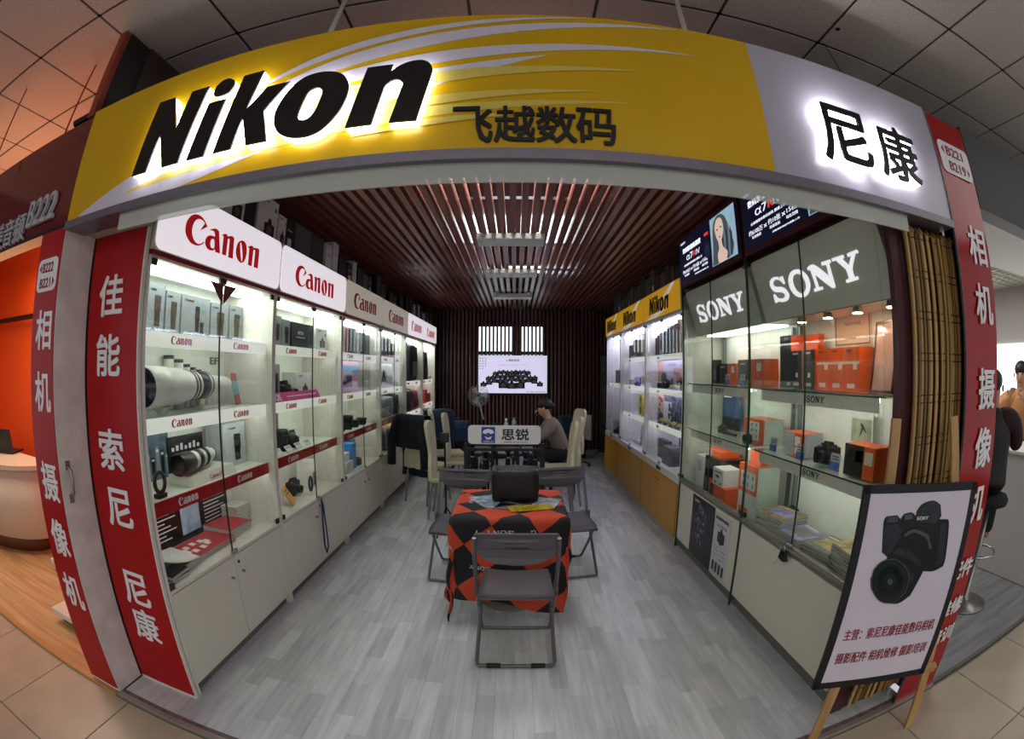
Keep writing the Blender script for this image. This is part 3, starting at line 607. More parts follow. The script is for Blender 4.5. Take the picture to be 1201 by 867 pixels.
# grey glass cabinets
mPanel = M('grey_brand_panel', 'cfd3ca', .35, noise=.03)
mMaroon = M('maroon_frame', '4b2026', .35, noise=.05)
mRail = M('counter_rail', '8d8883', .3, .7)
def screen(par, x0, x1, z0, z1, y):
    """advert on a lit screen: dark picture, headline, model name, camera and portrait"""
    W = x1 - x0; H = z1 - z0
    s_ = G().box(x0, x1, y, y + .012, z0, z1).obj('screen', M('screen_navy', '0a0e20', .2, emit=.5, ecol='0d1230', noise=.2, scale=3), par)
    mT = M('screen_text', 'f0f4ff', .3, emit=1.0, ecol='eef2ff'); mR = M('screen_red', 'e02a22', .3, emit=.9, ecol='e8342a')
    X = lambda f: x0 + W * f; Z = lambda f: z0 + H * f; yy = y - .0015
    for body, fx, fz, fh, fw, m_, bo in (('SONY', .04, .90, .05, .10, mT, 0), ('数码影像新高度', .08, .67, .12, .36, mT, .008), ('α7', .15, .47, .14, .13, mT, 0), ('R', .29, .48, .11, .05, mR, .02), ('Ⅳ', .345, .48, .11, .07, mT, 0),
                                         ('全画幅微单数码相机 震撼上市', .09, .35, .05, .36, mT, 0), ('约6100万', .06, .19, .09, .15, mT, 0), ('×', .225, .20, .06, .03, mT, 0), ('约10张', .27, .205, .09, .12, mT, 0), ('×', .405, .215, .06, .03, mT, 0), ('15档', .45, .22, .09, .09, mT, 0), ('有效像素', .09, .12, .05, .10, mT, 0), ('高速连拍', .28, .13, .05, .10, mT, 0), ('动态范围', .44, .14, .05, .10, mT, 0), ('详情请咨询店内销售人员', .30, .05, .03, .25, mT, 0)):
        put(s_, 'screen_text', body, X(fx), Z(fz), H * fh, yy, m_, .0008, bo, wd=W * fw, align='l')
    for q in range(1): G().poly([(X(.51), Z(.74)), (X(.58), Z(.74)), (X(.58), Z(.80)), (X(.51), Z(.80))], yy, .001).obj('screen_badge', mR, s_)
    # portrait: pale blue backdrop, long dark hair, face, shoulder
    mBl = M('portrait_blue', '9fc4dc', .3, emit=.55, ecol='a9cde2', noise=.35, scale=8)
    G().poly([(X(.62), Z(.01)), (X(.995), Z(.01)), (X(.995), Z(.99)), (X(.62), Z(.99))], yy + .0003, .0006).obj('portrait_backdrop', mBl, s_)
    mHr = M('portrait_hair', '4a4640', .4, emit=.5, ecol='59636c', noise=.5, scale=30)
    hair = [(.63, .02), (.65, .40), (.66, .72), (.69, .90), (.75, .975), (.81, .95), (.86, .84), (.90, .62), (.93, .42), (.955, .24), (.93, .06), (.86, .02), (.80, .12), (.74, .015)]
    V_, F_ = shape([[(a, b_) for a, b_ in hair]]); G().flat((V_, F_), x0, z0, yy - .0002, .0006, W, H).obj('portrait_hair', mHr, s_)
    for k in range(9):
        a0 = .66 + .032 * k; G().poly([(X(a0), Z(.04 + .01 * (k % 3))), (X(a0 + .012), Z(.04)), (X(a0 + .03 * (k > 3) - .004), Z(.45)), (X(a0 - .01 + .012 * (k > 3)), Z(.80 - .04 * abs(k - 4)))], yy - .0004 - .00003 * k, .0003).obj('hair_strand', M('portrait_strand', '8fa9b8', .4, emit=.3, ecol='8fb0c4') if k % 2 else M('portrait_strand_dark', '2c343c', .4, emit=.4, ecol='38444e'), s_)
    mSk = M('portrait_skin', 'e9c9b8', .4, emit=.6, ecol='f0d2c2', noise=.08)
    face = [(.695, .68), (.70, .80), (.73, .90), (.775, .91), (.81, .84), (.825, .70), (.815, .56), (.785, .44), (.755, .41), (.72, .50)]
    V_, F_ = shape([face]); G().flat((V_, F_), x0, z0, yy - .0008, .0006, W, H).obj('portrait_face', mSk, s_)
    V_, F_ = shape([[(.735, .46), (.785, .48), (.80, .30), (.86, .16), (.84, .02), (.72, .02), (.715, .20), (.74, .30)]]); G().flat((V_, F_), x0, z0, yy - .0006, .0003, W, H).obj('portrait_neck', mSk, s_)
    mEy = M('portrait_features', '3b2a2a', .4, emit=.1)
    for cx, cz, rx, rz in ((.732, .69, .014, .016), (.788, .705, .014, .016)):
        G().poly([(X(cx) + W * rx * math.cos(t), Z(cz) + H * rz * math.sin(t)) for t in [2 * PI * k / 10 for k in range(10)]], yy - .0016, .0005).obj('portrait_eye', mEy, s_)
    G().poly([(X(.745), Z(.525)), (X(.760), Z(.505)), (X(.780), Z(.53)), (X(.760), Z(.545))], yy - .0016, .0005).obj('portrait_lips', M('portrait_lips', 'b24a4a', .4, emit=.4), s_)
    mCm = M('screen_camera', '0c0d12', .3, emit=.12, ecol='2a3350', noise=.6, scale=40)
    cb = G().poly([(X(.49), Z(.25)), (X(.60), Z(.25)), (X(.605), Z(.60)), (X(.565), Z(.62)), (X(.555), Z(.70)), (X(.52), Z(.70)), (X(.515), Z(.62)), (X(.485), Z(.60))], yy - .0002, .0005)
    cb.poly([(X(.545) + W * .045 * math.cos(t), Z(.40) + H * .15 * math.sin(t)) for t in [2 * PI * k / 16 for k in range(16)]], yy - .0008, .0005, 1)
    cb.obj('screen_camera', [mCm, M('screen_lens', '1b2a48', .2, emit=.25, ecol='28406e')], s_)
    return s_
def sony_cabinet(Y0, Y1, label, lamp, spots):
    W = Y1 - Y0 - .004; D = .42
    c = thing('glass_display_cabinet', label, 'cabinet', (XR, Y1 - .002, 0), -PI / 2, 'grey and white glass cabinets')
    for x in (0, W - .010): G().box(x, x + .010, 0, D, 0, 2.31).obj('side_glass', mGlassS, c)
    G().box(0, .012, -.010, .004, 0, 2.33).obj('green_glass_edge', M('glass_edge_green', '2f4a3c', .25), c)
    G().box(.012, W - .012, D - .012, D, .06, 2.31).obj('back_panel', mIn, c)
    G().box(0, W, .03, .05, 0, .085).obj('plinth', mPlinth, c)
    G().rbox(.014, W - .004, 0, .018, .088, .610, .003, 1).obj('base_panel', mDoor, c)
    G().box(.012, W - .012, .018, D - .012, .56, .575).obj('case_floor', mWhite, c)
    rl = G().lathe([(.024, 0), (.024, W)], (0, .012, .637), (1, 0, 0), 16).box(0, W, .012, .03, .612, .66).obj('counter_rail', mRail, c)
    hw = W / 2
    for k, (a, b_) in enumerate(((.012, hw - .001), (hw + .001, W - .003))):
        gd = G().box(a, b_, .004, .010, .664, 2.295).obj('glass_door', mGlassS, c)
        ex = b_ - .002 if k == 0 else a
        G().box(ex, ex + .0025, .003, .011, .664, 2.295).obj('glass_edge', M('glass_edge_dark', '1f2b28', .3), gd)
        e = (a, a + .035) if k == 0 else (b_ - .035, b_)
        for z in (.664, 2.268): G().box(e[0], e[1], -.001, .014, z, z + .027).obj('clamp', mClamp, gd)
    lk = G().box(hw - .035, hw + .035, -.012, .003, .664, .69).cone((hw - .018, -.012, .677), (hw - .018, -.024, .677), .008, .008, 10).cone((hw + .018, -.012, .677), (hw + .018, -.024, .677), .008, .008, 10).obj('door_lock', mChrome, c)
    # sloping brand panel
    g = G(); z1, z0, y1, y0 = 2.290, 1.915, .018, .125
    g.add([(.02, y0, z0), (W - .02, y0, z0), (W - .02, y1, z1), (.02, y1, z1), (.02, D - .02, z0), (W - .02, D - .02, z0), (W - .02, D - .02, z1), (.02, D - .02, z1)],
          [(0, 1, 2, 3), (0, 4, 5, 1), (0, 3, 7, 4), (1, 5, 6, 2), (3, 2, 6, 7), (4, 7, 6, 5)])
    pn = g.obj('brand_panel', mPanel, c)
    gs = GL['SONY']; lh = .154; sl_ = math.hypot(z1 - z0, y1 - y0); wd_ = .90; zb = .10
    ang = math.atan2(y0 - y1, z1 - z0)
    G().flat(gs[:2], W * .5 - wd_ / 2, zb, -.003, .004, wd_ / gs[2], lh).xf(Matrix.Translation((0, y0, z0)) @ Matrix.Rotation(ang, 4, 'X')).obj('brand_lettering', mWhiteLet if False else M('letter_glow_white', 'f3eef6', .4, emit=.85), pn)  # emission added to lighten the lettering; no lamp behind it
    # panel edge and its light
    G().box(.02, W - .02, y0 - .003, y0 + .003, z0 - .004, z0).obj('panel_edge', mMetal, pn)
    if lamp: emit_bar(c, 'light_panel', .10, W - .05, .19, .36, 1.904, 1.914, M('lamp_white_glass', 'f4f6f2', .5, emit=4.5, ecol='f4faf4'))
    for k in range(spots):
        x = W * (.30 + .62 * k / max(1, spots - 1)) if spots > 1 else W / 2
        sp = G().cone((x, .17, 1.914), (x, .17, 1.885), .024, .03, 14).obj('spot_light', mMetal, c)
        G().cone((x, .17, 1.886), (x, .17, 1.882), .026, .026, 14).obj('bulb', mLampW, sp)
    for z in (1.50, 1.112):
        s_ = G().box(.025, W - .025, .035, D - .014, z - .008, z).obj('shelf', mGlassS, c)
        G().box(.025, W - .025, .033, .036, z - .008, z).obj('shelf_edge', M('shelf_edge_green', '1d5a4a', .2), s_)
        G().box(.06, W - .10, .060, .068, z - .075, z - .009).box(.06, W - .10, .060, D - .05, z - .012, z - .009).obj('front_strip', mWhite, s_)
        put(s_, 'shelf_lettering', 'SONY', W * .52, z - .058, .036, .0585, mBlackLet, .0012, wd=.17, shear=.22)
        emit_bar(s_, 'light_strip', .08, W - .12, .072, .09, z - .030, z - .013, M('lamp_white_soft', 'f4f6f2', .5, emit=10.0, ecol='f6faf4'))
    for x in (.03, W - .05): G().box(x, x + .02, D - .04, D - .013, .575, 1.90).obj('upright', M('upright_grey', '8a8f8c', .4, .5), c)
    return c
SA = sony_cabinet(2.815, 4.085, 'grey glass cabinet with stacked small boxes and two posters on its base', True, 0)
SB = sony_cabinet(1.50, 2.805, 'grey glass cabinet with orange cartons and magazines behind the easel', False, 4)
for n_, Y0, Y1, lab in ((0, 2.84, 4.095, 'advert screen with a long-haired portrait over the cabinet of small boxes'), (1, 1.48, 2.79, 'advert screen with a long-haired portrait over the cabinet of orange cartons')):
    t = thing('advert_screen', lab, 'screen', (XR, Y1, 0), -PI / 2)
    W = Y1 - Y0; G().box(0, W, -.005, .09, 2.335, 2.79).obj('frame', mMaroon, t)
    screen(t, .025, W - .03, 2.372, 2.745, -.014)
# maroon end frame of the grey cabinets
tag(G().box(1.486, 1.90, 1.425, 1.455, 0, 2.195).box(1.480, 1.556, 1.415, 1.425, 0, 2.195).obj('end_panel', mMaroon), 'maroon end panel of the glass cabinets behind the bamboo blinds', 'panel')
tag(G().rbox(1.53, 1.88, 1.456, 1.497, 1.93, 2.31, .008).obj('black_canopy_end', M('canopy_black', '1b1a1b', .5)), 'black sloped end piece of the grey brand panel near the bamboo blinds', 'panel')
# posters on the base of the cabinet
for Y0, Y1, z0, z1, lab, dark in ((3.24, 3.72, .09, .60, 'dark poster of a glowing blue figure taped to the cabinet base', 1), (2.94, 3.23, .09, .585, 'white camera price poster taped to the cabinet base', 0)):
    W = Y1 - Y0; t = thing('base_poster', lab, 'poster', (XR, Y1, 0), -PI / 2)
    sh = G().box(0, W, -.004, -.001, z0, z1).obj('sheet', M('poster_night', '0e1118', .3, noise=.3, scale=12) if dark else M('poster_white', 'cfcfd2', .35), t)
    if dark:
        put(sh, 'print', 'SONY', W * .22, z1 - .05, .022, -.005, mWhiteLet, .0008, wd=.11)
        r_ = random.Random(3); g = G()
        for k in range(46):
            zc = z0 + .10 + r_.random() * .36; xc = W * .45 + (r_.random() - .5) * W * .5 * math.sin((zc - z0) * 6); a = r_.random() * 6.3; l_ = .02 + r_.random() * .045
            g.poly([(xc, zc), (xc + l_ * math.cos(a), zc + l_ * math.sin(a)), (xc + l_ * .8 * math.cos(a + .3), zc + l_ * .8 * math.sin(a + .3))], -.0050 - k * .00001, .0006)
        V_ = [(W * .5 + .022 * math.cos(q), z1 - .10 + .032 * math.sin(q)) for q in [2 * PI * i / 12 for i in range(12)]]
        g.poly(V_, -.0052, .0006, 1); g.obj('print', [M('poster_blue_glow', '7f98bd', .4, noise=.5, scale=30), M('poster_skin', '8a7468', .5)], sh)
    else:
        put(sh, 'print', '新品数码相机', W * .5, z1 - .05, .026, -.005, mBlackLet, .0008, .01, wd=W * .8); put(sh, 'print', 'α7RⅡ', W * .5, z1 - .10, .022, -.005, mBlackLet, .0008, wd=W * .6)
        g = G().poly(rounded(W * .28, W * .72, z0 + .28, z0 + .36, .015), -.005, .0008).poly([(W * .42, z0 + .36), (W * .58, z0 + .36), (W * .55, z0 + .39), (W * .45, z0 + .39)], -.005, .0008)
        g.poly([(W * .5 + .05 * math.cos(q), z0 + .315 + .05 * math.sin(q)) for q in [2 * PI * i / 16 for i in range(16)]], -.0058, .0008)
        for k in range(4): g.poly(rounded(W * (.12 + .21 * k), W * (.25 + .21 * k), z0 + .04, z0 + .12, .008), -.005, .0008)
        for k in range(6): g.box(W * (.12 if k % 2 else .55), W * (.42 if k % 2 else .85), -.005, -.0042, z0 + .16 + .016 * k, z0 + .163 + .016 * k)
        g.obj('print', mBlackLet, sh)
# ------------------------------------------------------------------ merchandise
def kit(side, Y, d, z, rot=0): return dict(loc=at(side, Y, d, z), rotz=ROT[side] + rot)
mCard = M('carton_white', 'd9d9d6', .5); mCardG = M('carton_grey', '767b7f', .45, noise=.06); mCardB = M('carton_black', '141417', .4); mOrange = M('carton_orange', 'e0591a', .42, noise=.04)
mGold = M('print_amber', '33291f', .5); mInk = M('print_black', '141416', .4); mGreen = M('print_green', '2e8a46', .5); mBlue = M('card_blue', '2f62a8', .45); mSilver = M('carton_silver', 'a9abb0', .4)
mRedP = M('print_red', 'b3222a', .4); mPink = M('pink_card', 'd0418a', .45); mBrown = M('carton_brown', '5d4630', .6); mCream = M('card_cream', 'd8ceb4', .5); mTeal = M('print_teal', '6fb0b8', .5)
def lens_print(cx, z0, w, h):
    g = G(); g.poly(rounded(cx - w * .5, cx + w * .5, z0 + h * .45, z0 + h, w * .12), 0, .0006); g.poly(rounded(cx - w * .42, cx + w * .42, z0, z0 + h * .47, w * .08), 0, .0006); return g
def cam_print(cx, z0, w, h):
    g = G(); g.poly(rounded(cx - w * .5, cx + w * .5, z0, z0 + h * .72, w * .08), 0, .0006)
    g.poly([(cx - w * .2, z0 + h * .7), (cx + w * .2, z0 + h * .7), (cx + w * .12, z0 + h), (cx - w * .12, z0 + h)], 0, .0006)
    g.poly([(cx + w * .27 * math.cos(q), z0 + h * .34 + w * .27 * math.sin(q)) for q in [2 * PI * i / 14 for i in range(14)]], -.0008, .0006, 1); return g
def carton(side, Y, d, z, w, dp, h, label, mat=None, front=None, prints=(), cat='box', group=None, rot=0, name='carton', sidem=None, top=None):
    t = thing(name, label, cat, group=group, **kit(side, Y, d, z, rot))
    m = mat or mCard; ms = [m, front or m, sidem or m, top or m]
    b_ = G().box(-w / 2, w / 2, -dp / 2, dp / 2, 0, h, mats=[0, 3, 1, 0, 2, 2]).obj('box_body', ms, t)
    y = -dp / 2 - .0008
    for p in prints:
        k = p[0]
        if k == 'lens': lens_print(p[1] * w, p[2] * h, p[3] * w, p[4] * h).obj('lens_picture', p[5] if len(p) > 5 else mInk, b_, (0, y, 0))
        elif k == 'cam': cam_print(p[1] * w, p[2] * h, p[3] * w, p[4] * h).obj('camera_picture', [mInk, M('print_lens_grey', '585d66', .3)], b_, (0, y, 0))
        elif k == 'rect': G().box((p[1]) * w, (p[1] + p[3]) * w, 0, .0006, p[2] * h, (p[2] + p[4]) * h).obj('print_block', p[5], b_, (0, y - (.0006 if len(p) > 6 else 0), 0))
        elif k == 'text': put(b_, 'print_text', p[5], p[1] * w, p[2] * h, p[4] * h, y - .0008, p[6] if len(p) > 6 else mInk, .0006, wd=p[3] * w)
        elif k == 'side':   # picture on the +x or -x flank
            sx = p[1]; g = cam_print(0, p[2] * h, dp * .6, p[3] * h) if p[4] == 'cam' else G().box(-dp * .35, dp * .35, 0, .0006, p[2] * h, (p[2] + p[3]) * h)
            g.xf(Matrix.Translation((sx * (w / 2 + .0008), 0, 0)) @ Matrix.Rotation(sx * PI / 2, 4, 'Z')).obj('side_print', [p[5], p[5]], b_)
    return t
def lens(side, Y, d, z, r, h, label, lie=0, white=False, cat='lens', group=None, rot=0):
    """a lens standing on its mount (lie=0) or lying along the shelf"""
    t = thing('camera_lens', label, cat, group=group, **kit(side, Y, d, z, rot))
    ax = (0, 0, 1) if not lie else (-1, 0, 0); p0 = (0, 0, 0) if not lie else (h / 2, 0, r)
    mb = M('lens_white', 'd8d6d0', .35) if white else M('lens_black', '17181a', .4, noise=.1)
    G().lathe([(0, 0), (r * .72, 0), (r * .74, h * .10), (r * .85, h * .16), (r * .85, h * .72), (r, h * .76), (r, h), (r * .88, h), (r * .80, h * .93), (0, h * .93)], p0, ax, 20).obj('barrel', mb, t)
    for f in ((.28, .42), (.52, .66)): G().lathe([(r * .86, h * f[0]), (r * .90, h * f[0] + .002), (r * .90, h * f[1] - .002), (r * .86, h * f[1])], p0, ax, 20).obj('focus_ring', M('lens_rubber', '0e0e0f', .7, bump=.5, scale=200), t)
    G().lathe([(r * .86, h * .735), (r * .865, h * .745), (r * .86, h * .755)], p0, ax, 20).obj('red_ring', M('lens_red_ring', 'a5161a', .4) if white is None or not white else mDarkMetal, t)
    if white: G().lathe([(r * 1.01, h * .95), (r * 1.03, h * .96), (r * 1.03, h * 1.02), (0, h * 1.02)], p0, ax, 20).obj('front_cap', mInk, t)
    return t
def camera(side, Y, d, z, w, label, mat=None, rot=0, group=None, lensr=.032, lensl=.07, name='camera'):
    t = thing(name, label, 'camera', group=group, **kit(side, Y, d, z, rot)); m = mat or mBlack; h = w * .66; dp = w * .38
    G().rbox(-w / 2, w / 2, -dp / 2, dp / 2, 0, h, w * .07).obj('body', m, t)
    G().rbox(-w / 2 - .004, -w / 2 + w * .24, -dp * .85, dp * .3, w * .02, h * .92, w * .07).obj('grip', M('camera_leatherette', '101012', .7, bump=.4, scale=150), t)
    G().add([(-w * .2, -dp * .5, h * .95), (w * .2, -dp * .5, h * .95), (w * .2, dp * .4, h * .95), (-w * .2, dp * .4, h * .95), (-w * .12, -dp * .42, h * 1.28), (w * .12, -dp * .42, h * 1.28), (w * .12, dp * .3, h * 1.2), (-w * .12, dp * .3, h * 1.2)],
            [(0, 1, 5, 4), (1, 2, 6, 5), (2, 3, 7, 6), (3, 0, 4, 7), (4, 5, 6, 7)]).obj('viewfinder', m, t)
    for x, r in ((w * .34, w * .06), (-w * .36, w * .05)): G().cone((x, 0, h * .98), (x, 0, h * 1.10), r, r, 14).obj('dial', mDarkMetal, t)
    l_ = G().lathe([(lensr * .9, 0), (lensr * .95, lensl * .3), (lensr, lensl * .35), (lensr, lensl), (lensr * .85, lensl), (lensr * .7, lensl * .9), (0, lensl * .88)], (0, -dp / 2, h * .46), (0, -1, 0), 20).obj('lens', m, t)
    G().cone((0, -dp / 2 - lensl * .9, h * .46), (0, -dp / 2 - lensl * .93, h * .46), lensr * .7, lensr * .7, 16).obj('front_glass', M('lens_glass', '1a2038', .05, spec=1), l_)
    return t
def card(side, Y, d, z, w, h, label, top, bot, group=None, rot=0, lean=.35, cat='price card'):
    t = thing('price_card', label, cat, group=group, **kit(side, Y, d, z + .002, rot)); R_ = Matrix.Rotation(-lean, 4, 'X')
    G().box(-w / 2, w / 2, 0, .003, h * .5, h).xf(R_).obj('upper_half', top, t); G().box(-w / 2, w / 2, 0, .003, 0, h * .5).xf(R_).obj('lower_half', bot, t)
    for k in range(2): G().box(-w * .35, w * .35, -.001, 0, h * (.62 + .16 * k), h * (.68 + .16 * k)).xf(R_).obj('print_line', mInk if top is not mInk else mWhiteLet, t)
    return t
def backdrop(side, Y0, Y1, z0, z1, d, label, mat, deco=None, cat='poster'):
    W = Y1 - Y0; t = thing('backdrop_print', label, cat, **kit(side, Y0 if side == 'L' else Y1, d, z0))
    s_ = G().box(0, W, 0, .006, 0, z1 - z0).obj('sheet', mat, t)
    if deco: deco(s_, W, z1 - z0)
    return t
def magazine(side, Y, d, z, w, l, label, cov, rot, group, th=.008, art=None):
    t = thing('magazine', label, 'magazine', group=group, **kit(side, Y, d, z, rot))
    G().box(-w / 2, w / 2, -l / 2, l / 2, .001, th - .001).obj('pages', M('paper_edge', 'b9b6ae', .7), t)
    c_ = G().box(-w / 2 - .001, w / 2 + .001, -l / 2 - .001, l / 2 + .001, th - .001, th).obj('cover', cov, t)
    if art: art(c_, w, l, th)
    return t
r5 = random.Random(5)
words_ = 'first second third fourth fifth sixth seventh eighth ninth tenth eleventh twelfth thirteenth fourteenth fifteenth sixteenth seventeenth eighteenth nineteenth twentieth'.split()
words_ += ['twenty-' + q for q in words_[:9]] + ['thirtieth'] + ['thirty-' + q for q in words_[:9]] + ['fortieth'] + ['forty-' + q for q in words_[:9]]
def ofpile(k, n): return 'topmost' if k == n - 1 else words_[n - 1 - k] + ' from the top'
# ---- cabinet 1, top shelf
ZT, Z2, Z3, ZF = 1.766, 1.381, 1.006, .604
for k, (y0, y1, h) in enumerate(((1.79, 1.925, .255), (1.935, 2.065, .235), (2.075, 2.36, .235), (2.37, 2.57, .225), (2.58, 2.75, .235))):
    carton('L', (y0 + y1) / 2, .29, ZT, y1 - y0 - .006, .13, h, ('grey lens carton with amber lens picture on the top shelf over the huge telephoto lens' if k != 2 else 'wide grey carton with camera picture on the shelf over the huge telephoto lens'), mCardG, None,
           ((('lens', .05, .18, .42 if k != 2 else .16, .60, mGold if k != 2 else mInk), ('text', -.25, .86, .3, .05, 'Canon', mInk)) + ((('lens', .22, .12, .14, .3), ('rect', .20, .62, .10, .10, mGreen)) if k == 2 else ())), group='grey lens cartons in the entrance cabinet' if k != 2 else None)
pe = thing('pennant', 'small dark red paper pennant hanging over the glass of the entrance cabinet', 'pennant', at('L', 2.165, -.004, 1.90), ROT['L'])
for sx in (-1, 1): G().poly([(0.004 * sx, .04), (.125 * sx, .14), (.004 * sx, .14)], -.004, .002).obj('flap', M('pennant_red', '6d1a18', .5, noise=.5, scale=60), pe)
G().box(-.125, .125, -.004, .004, .138, .146).obj('hem', mRedD, pe)
# ---- cabinet 1, huge white telephoto lens lying along shelf
t = thing('telephoto_lens', 'huge white telephoto lens with black hood mouth lying in the entrance cabinet', 'lens', at('L', 1.70, .160, Z2), ROT['L'] + .06)
zc = .135; mWL = M('tele_white', 'd6d6cf', .35); R1 = .10
G().lathe([(R1 * .93, 0), (R1, .0), (R1, .17), (R1 * .94, .18), (R1 * .93, .30), (R1 * .80, .36), (R1 * .78, .40)], (0, 0, zc), (1, 0, 0), 28).obj('hood', mWL, t)
G().lathe([(R1 * .93, -.001), (R1 * .90, .10), (R1 * .80, .15), (0, .15)], (0, 0, zc), (1, 0, 0), 28).obj('hood_inside', mInk, t)
G().lathe([(R1 * .78, .40), (R1 * .74, .50), (R1 * .70, .60), (R1 * .52, .68), (R1 * .48, .80), (R1 * .40, .84), (0, .84)], (0, 0, zc), (1, 0, 0), 24).obj('barrel', mWL, t)
for a, b_, rr in ((.385, .405, .80), (.42, .435, .80), (.46, .55, .77), (.575, .585, .74), (.835, .85, .36)): G().lathe([(R1 * rr * .97, a), (R1 * rr, a + .003), (R1 * rr, b_ - .003), (R1 * rr * .97, b_)], (0, 0, zc), (1, 0, 0), 24).obj('black_ring', mInk, t)
G().box(.60, .66, -.015, .015, .02, zc - .05).rbox(.52, .72, -.03, .03, 0, .022, .006).obj('tripod_foot', mWL, t)
G().cone((.15, 0, 0), (.15, 0, zc - R1 + .004), .02, .05, 14).obj('support_stand', M('acrylic_stand', 'c9d2cf', .1), t)
for k, (y, h, r) in enumerate(((2.11, .29, .036), (2.195, .27, .040), (2.28, .245, .028), (2.34, .228, .028), (2.40, .215, .026))):
    lens('L', y, .342, Z2, r * .9, h, 'small white lens standing behind the huge telephoto lens', 0, True, group='white lenses behind the huge telephoto lens')
e_ = thing('series_lettering', 'grey two-letter series mark stuck on the back panel above the telephoto lens', 'lettering', at('L', 2.64, .386, 1.635), ROT['L']); put(e_, 'letters', 'EF', 0, 0, .042, -.003, M('letter_mid_grey', '55585a', .4), .002, .01, wd=.095)
t = thing('leaflet', 'red and teal leaflet leaning beside the tail of the huge telephoto lens', 'leaflet', at('L', 2.67, .20, Z2 + .002), ROT['L'] + .35); R_ = Matrix.Rotation(-.18, 4, 'X')
for z0, z1, m in ((0, .065, mRedP), (.065, .15, mTeal), (.15, .20, mRedP)): G().box(-.075, .075, 0, .003, z0, z1).xf(R_).obj('printed_band', m, t)
# ---- cabinet 1, third shelf
def deco_lenses(p, W, H):
    for k in range(7):
        x = W * (.08 + .135 * k); h = H * (.35 + .3 * ((k * 37) % 10) / 10); G().poly(rounded(x, x + W * .09, H * .1, H * .1 + h, .006), -.001, .0008).obj('lens_picture', mInk if k % 2 else M('print_grey', '8e9499', .4), p)
        G().box(x + W * .01, x + W * .08, -.0018, -.001, H * .1 + h * .8, H * .1 + h * .9).obj('lens_mark', mWhiteLet, p)
backdrop('L', 1.80, 2.12, Z3 + .001, 1.27, .375, 'bluish printed panel of lenses behind the tripod collar', M('print_dusk', '5a6a78', .4, noise=.5, scale=10), deco_lenses)
backdrop('L', 2.10, 2.46, Z3 + .001, 1.225, .365, 'near-black printed panel of white lenses behind the black and white zoom lens', M('print_night', '1a1d24', .4, noise=.3, scale=10), lambda p, W, H: [G().poly(rounded(W * (.1 + .12 * k), W * (.17 + .12 * k), H * .62, H * (.72 + .04 * (k % 3)), .005), -.001, .0008).obj('lens_picture', mWhiteLet, p) for k in range(7)])
rs_ = thing('wedge_riser', 'white wedge riser with red print under the black and white zoom lens', 'riser', at('L', 2.20, .17, Z3 + .001), ROT['L'])
G().add([(-.23, -.09, 0), (.23, -.09, 0), (.23, .09, 0), (-.23, .09, 0), (-.23, -.06, .05), (.23, -.06, .05), (.23, .09, .05), (-.23, .09, .05)], [(0, 3, 2, 1), (0, 1, 5, 4), (1, 2, 6, 5), (2, 3, 7, 6), (3, 0, 4, 7), (4, 5, 6, 7)]).obj('block', mWhite, rs_)
G().flat(text('Canon EF', .0)[:2], -.05, .012, -.002, .001, .026, .024).xf(Matrix.Translation((0, -.09, 0)) @ Matrix.Rotation(-.54, 4, 'X')).obj('print_text', mCanonRed, rs_)
t = thing('zoom_lens', 'zoom lens with black petal hood and white barrel lying on a white riser', 'lens', at('L', 1.93, .145, Z3 + .0515), ROT['L'] + .16); zc = .062
G().lathe([(.056, 0), (.060, .01), (.060, .05), (.058, .13), (.05, .15)], (0, 0, zc), (1, 0, 0), 24).obj('hood', mInk, t); G().lathe([(.056, 0), (.045, .08), (0, .08)], (0, 0, zc), (1, 0, 0), 24).obj('hood_inside', mInk, t)
G().lathe([(.05, .15), (.05, .22), (.046, .36), (.036, .40), (.034, .42), (0, .42)], (0, 0, zc), (1, 0, 0), 24).obj('barrel', mWL, t)
for a, b_ in ((.19, .24), (.275, .315), (.415, .425)): G().lathe([(.050, a), (.053, a + .003), (.053, b_ - .003), (.050, b_)] if a < .4 else [(.03, a), (.036, a), (.036, b_), (0, b_)], (0, 0, zc), (1, 0, 0), 24).obj('black_ring', mInk, t)
G().box(.27, .33, -.012, .012, 0, .02).obj('tripod_foot', mWL, t)
carton('L', 2.60, .27, Z3 + .001, .27, .14, .265, 'pale grey carton with white zoom lens picture on the red-edged shelf', M('carton_pale', 'b9bec0', .45), None, (('lens', .12, .12, .30, .62), ('lens', .12, .30, .26, .16, mWhiteLet), ('text', -.1, .86, .32, .05, 'Canon', mInk)))
t = thing('tripod_collar', 'black ring-shaped tripod collar standing on the red-edged shelf', 'collar', at('L', 1.72, .10, Z3 + .001), ROT['L'])
G().tube([(.040 * math.cos(q), 0, .072 + .048 * math.sin(q)) for q in [2 * PI * i / 20 for i in range(20)]], .011, 8, closed=True).obj('ring', mBlack, t); G().rbox(-.04, .03, -.02, .02, 0, .022, .004).obj('foot', mBlack, t)
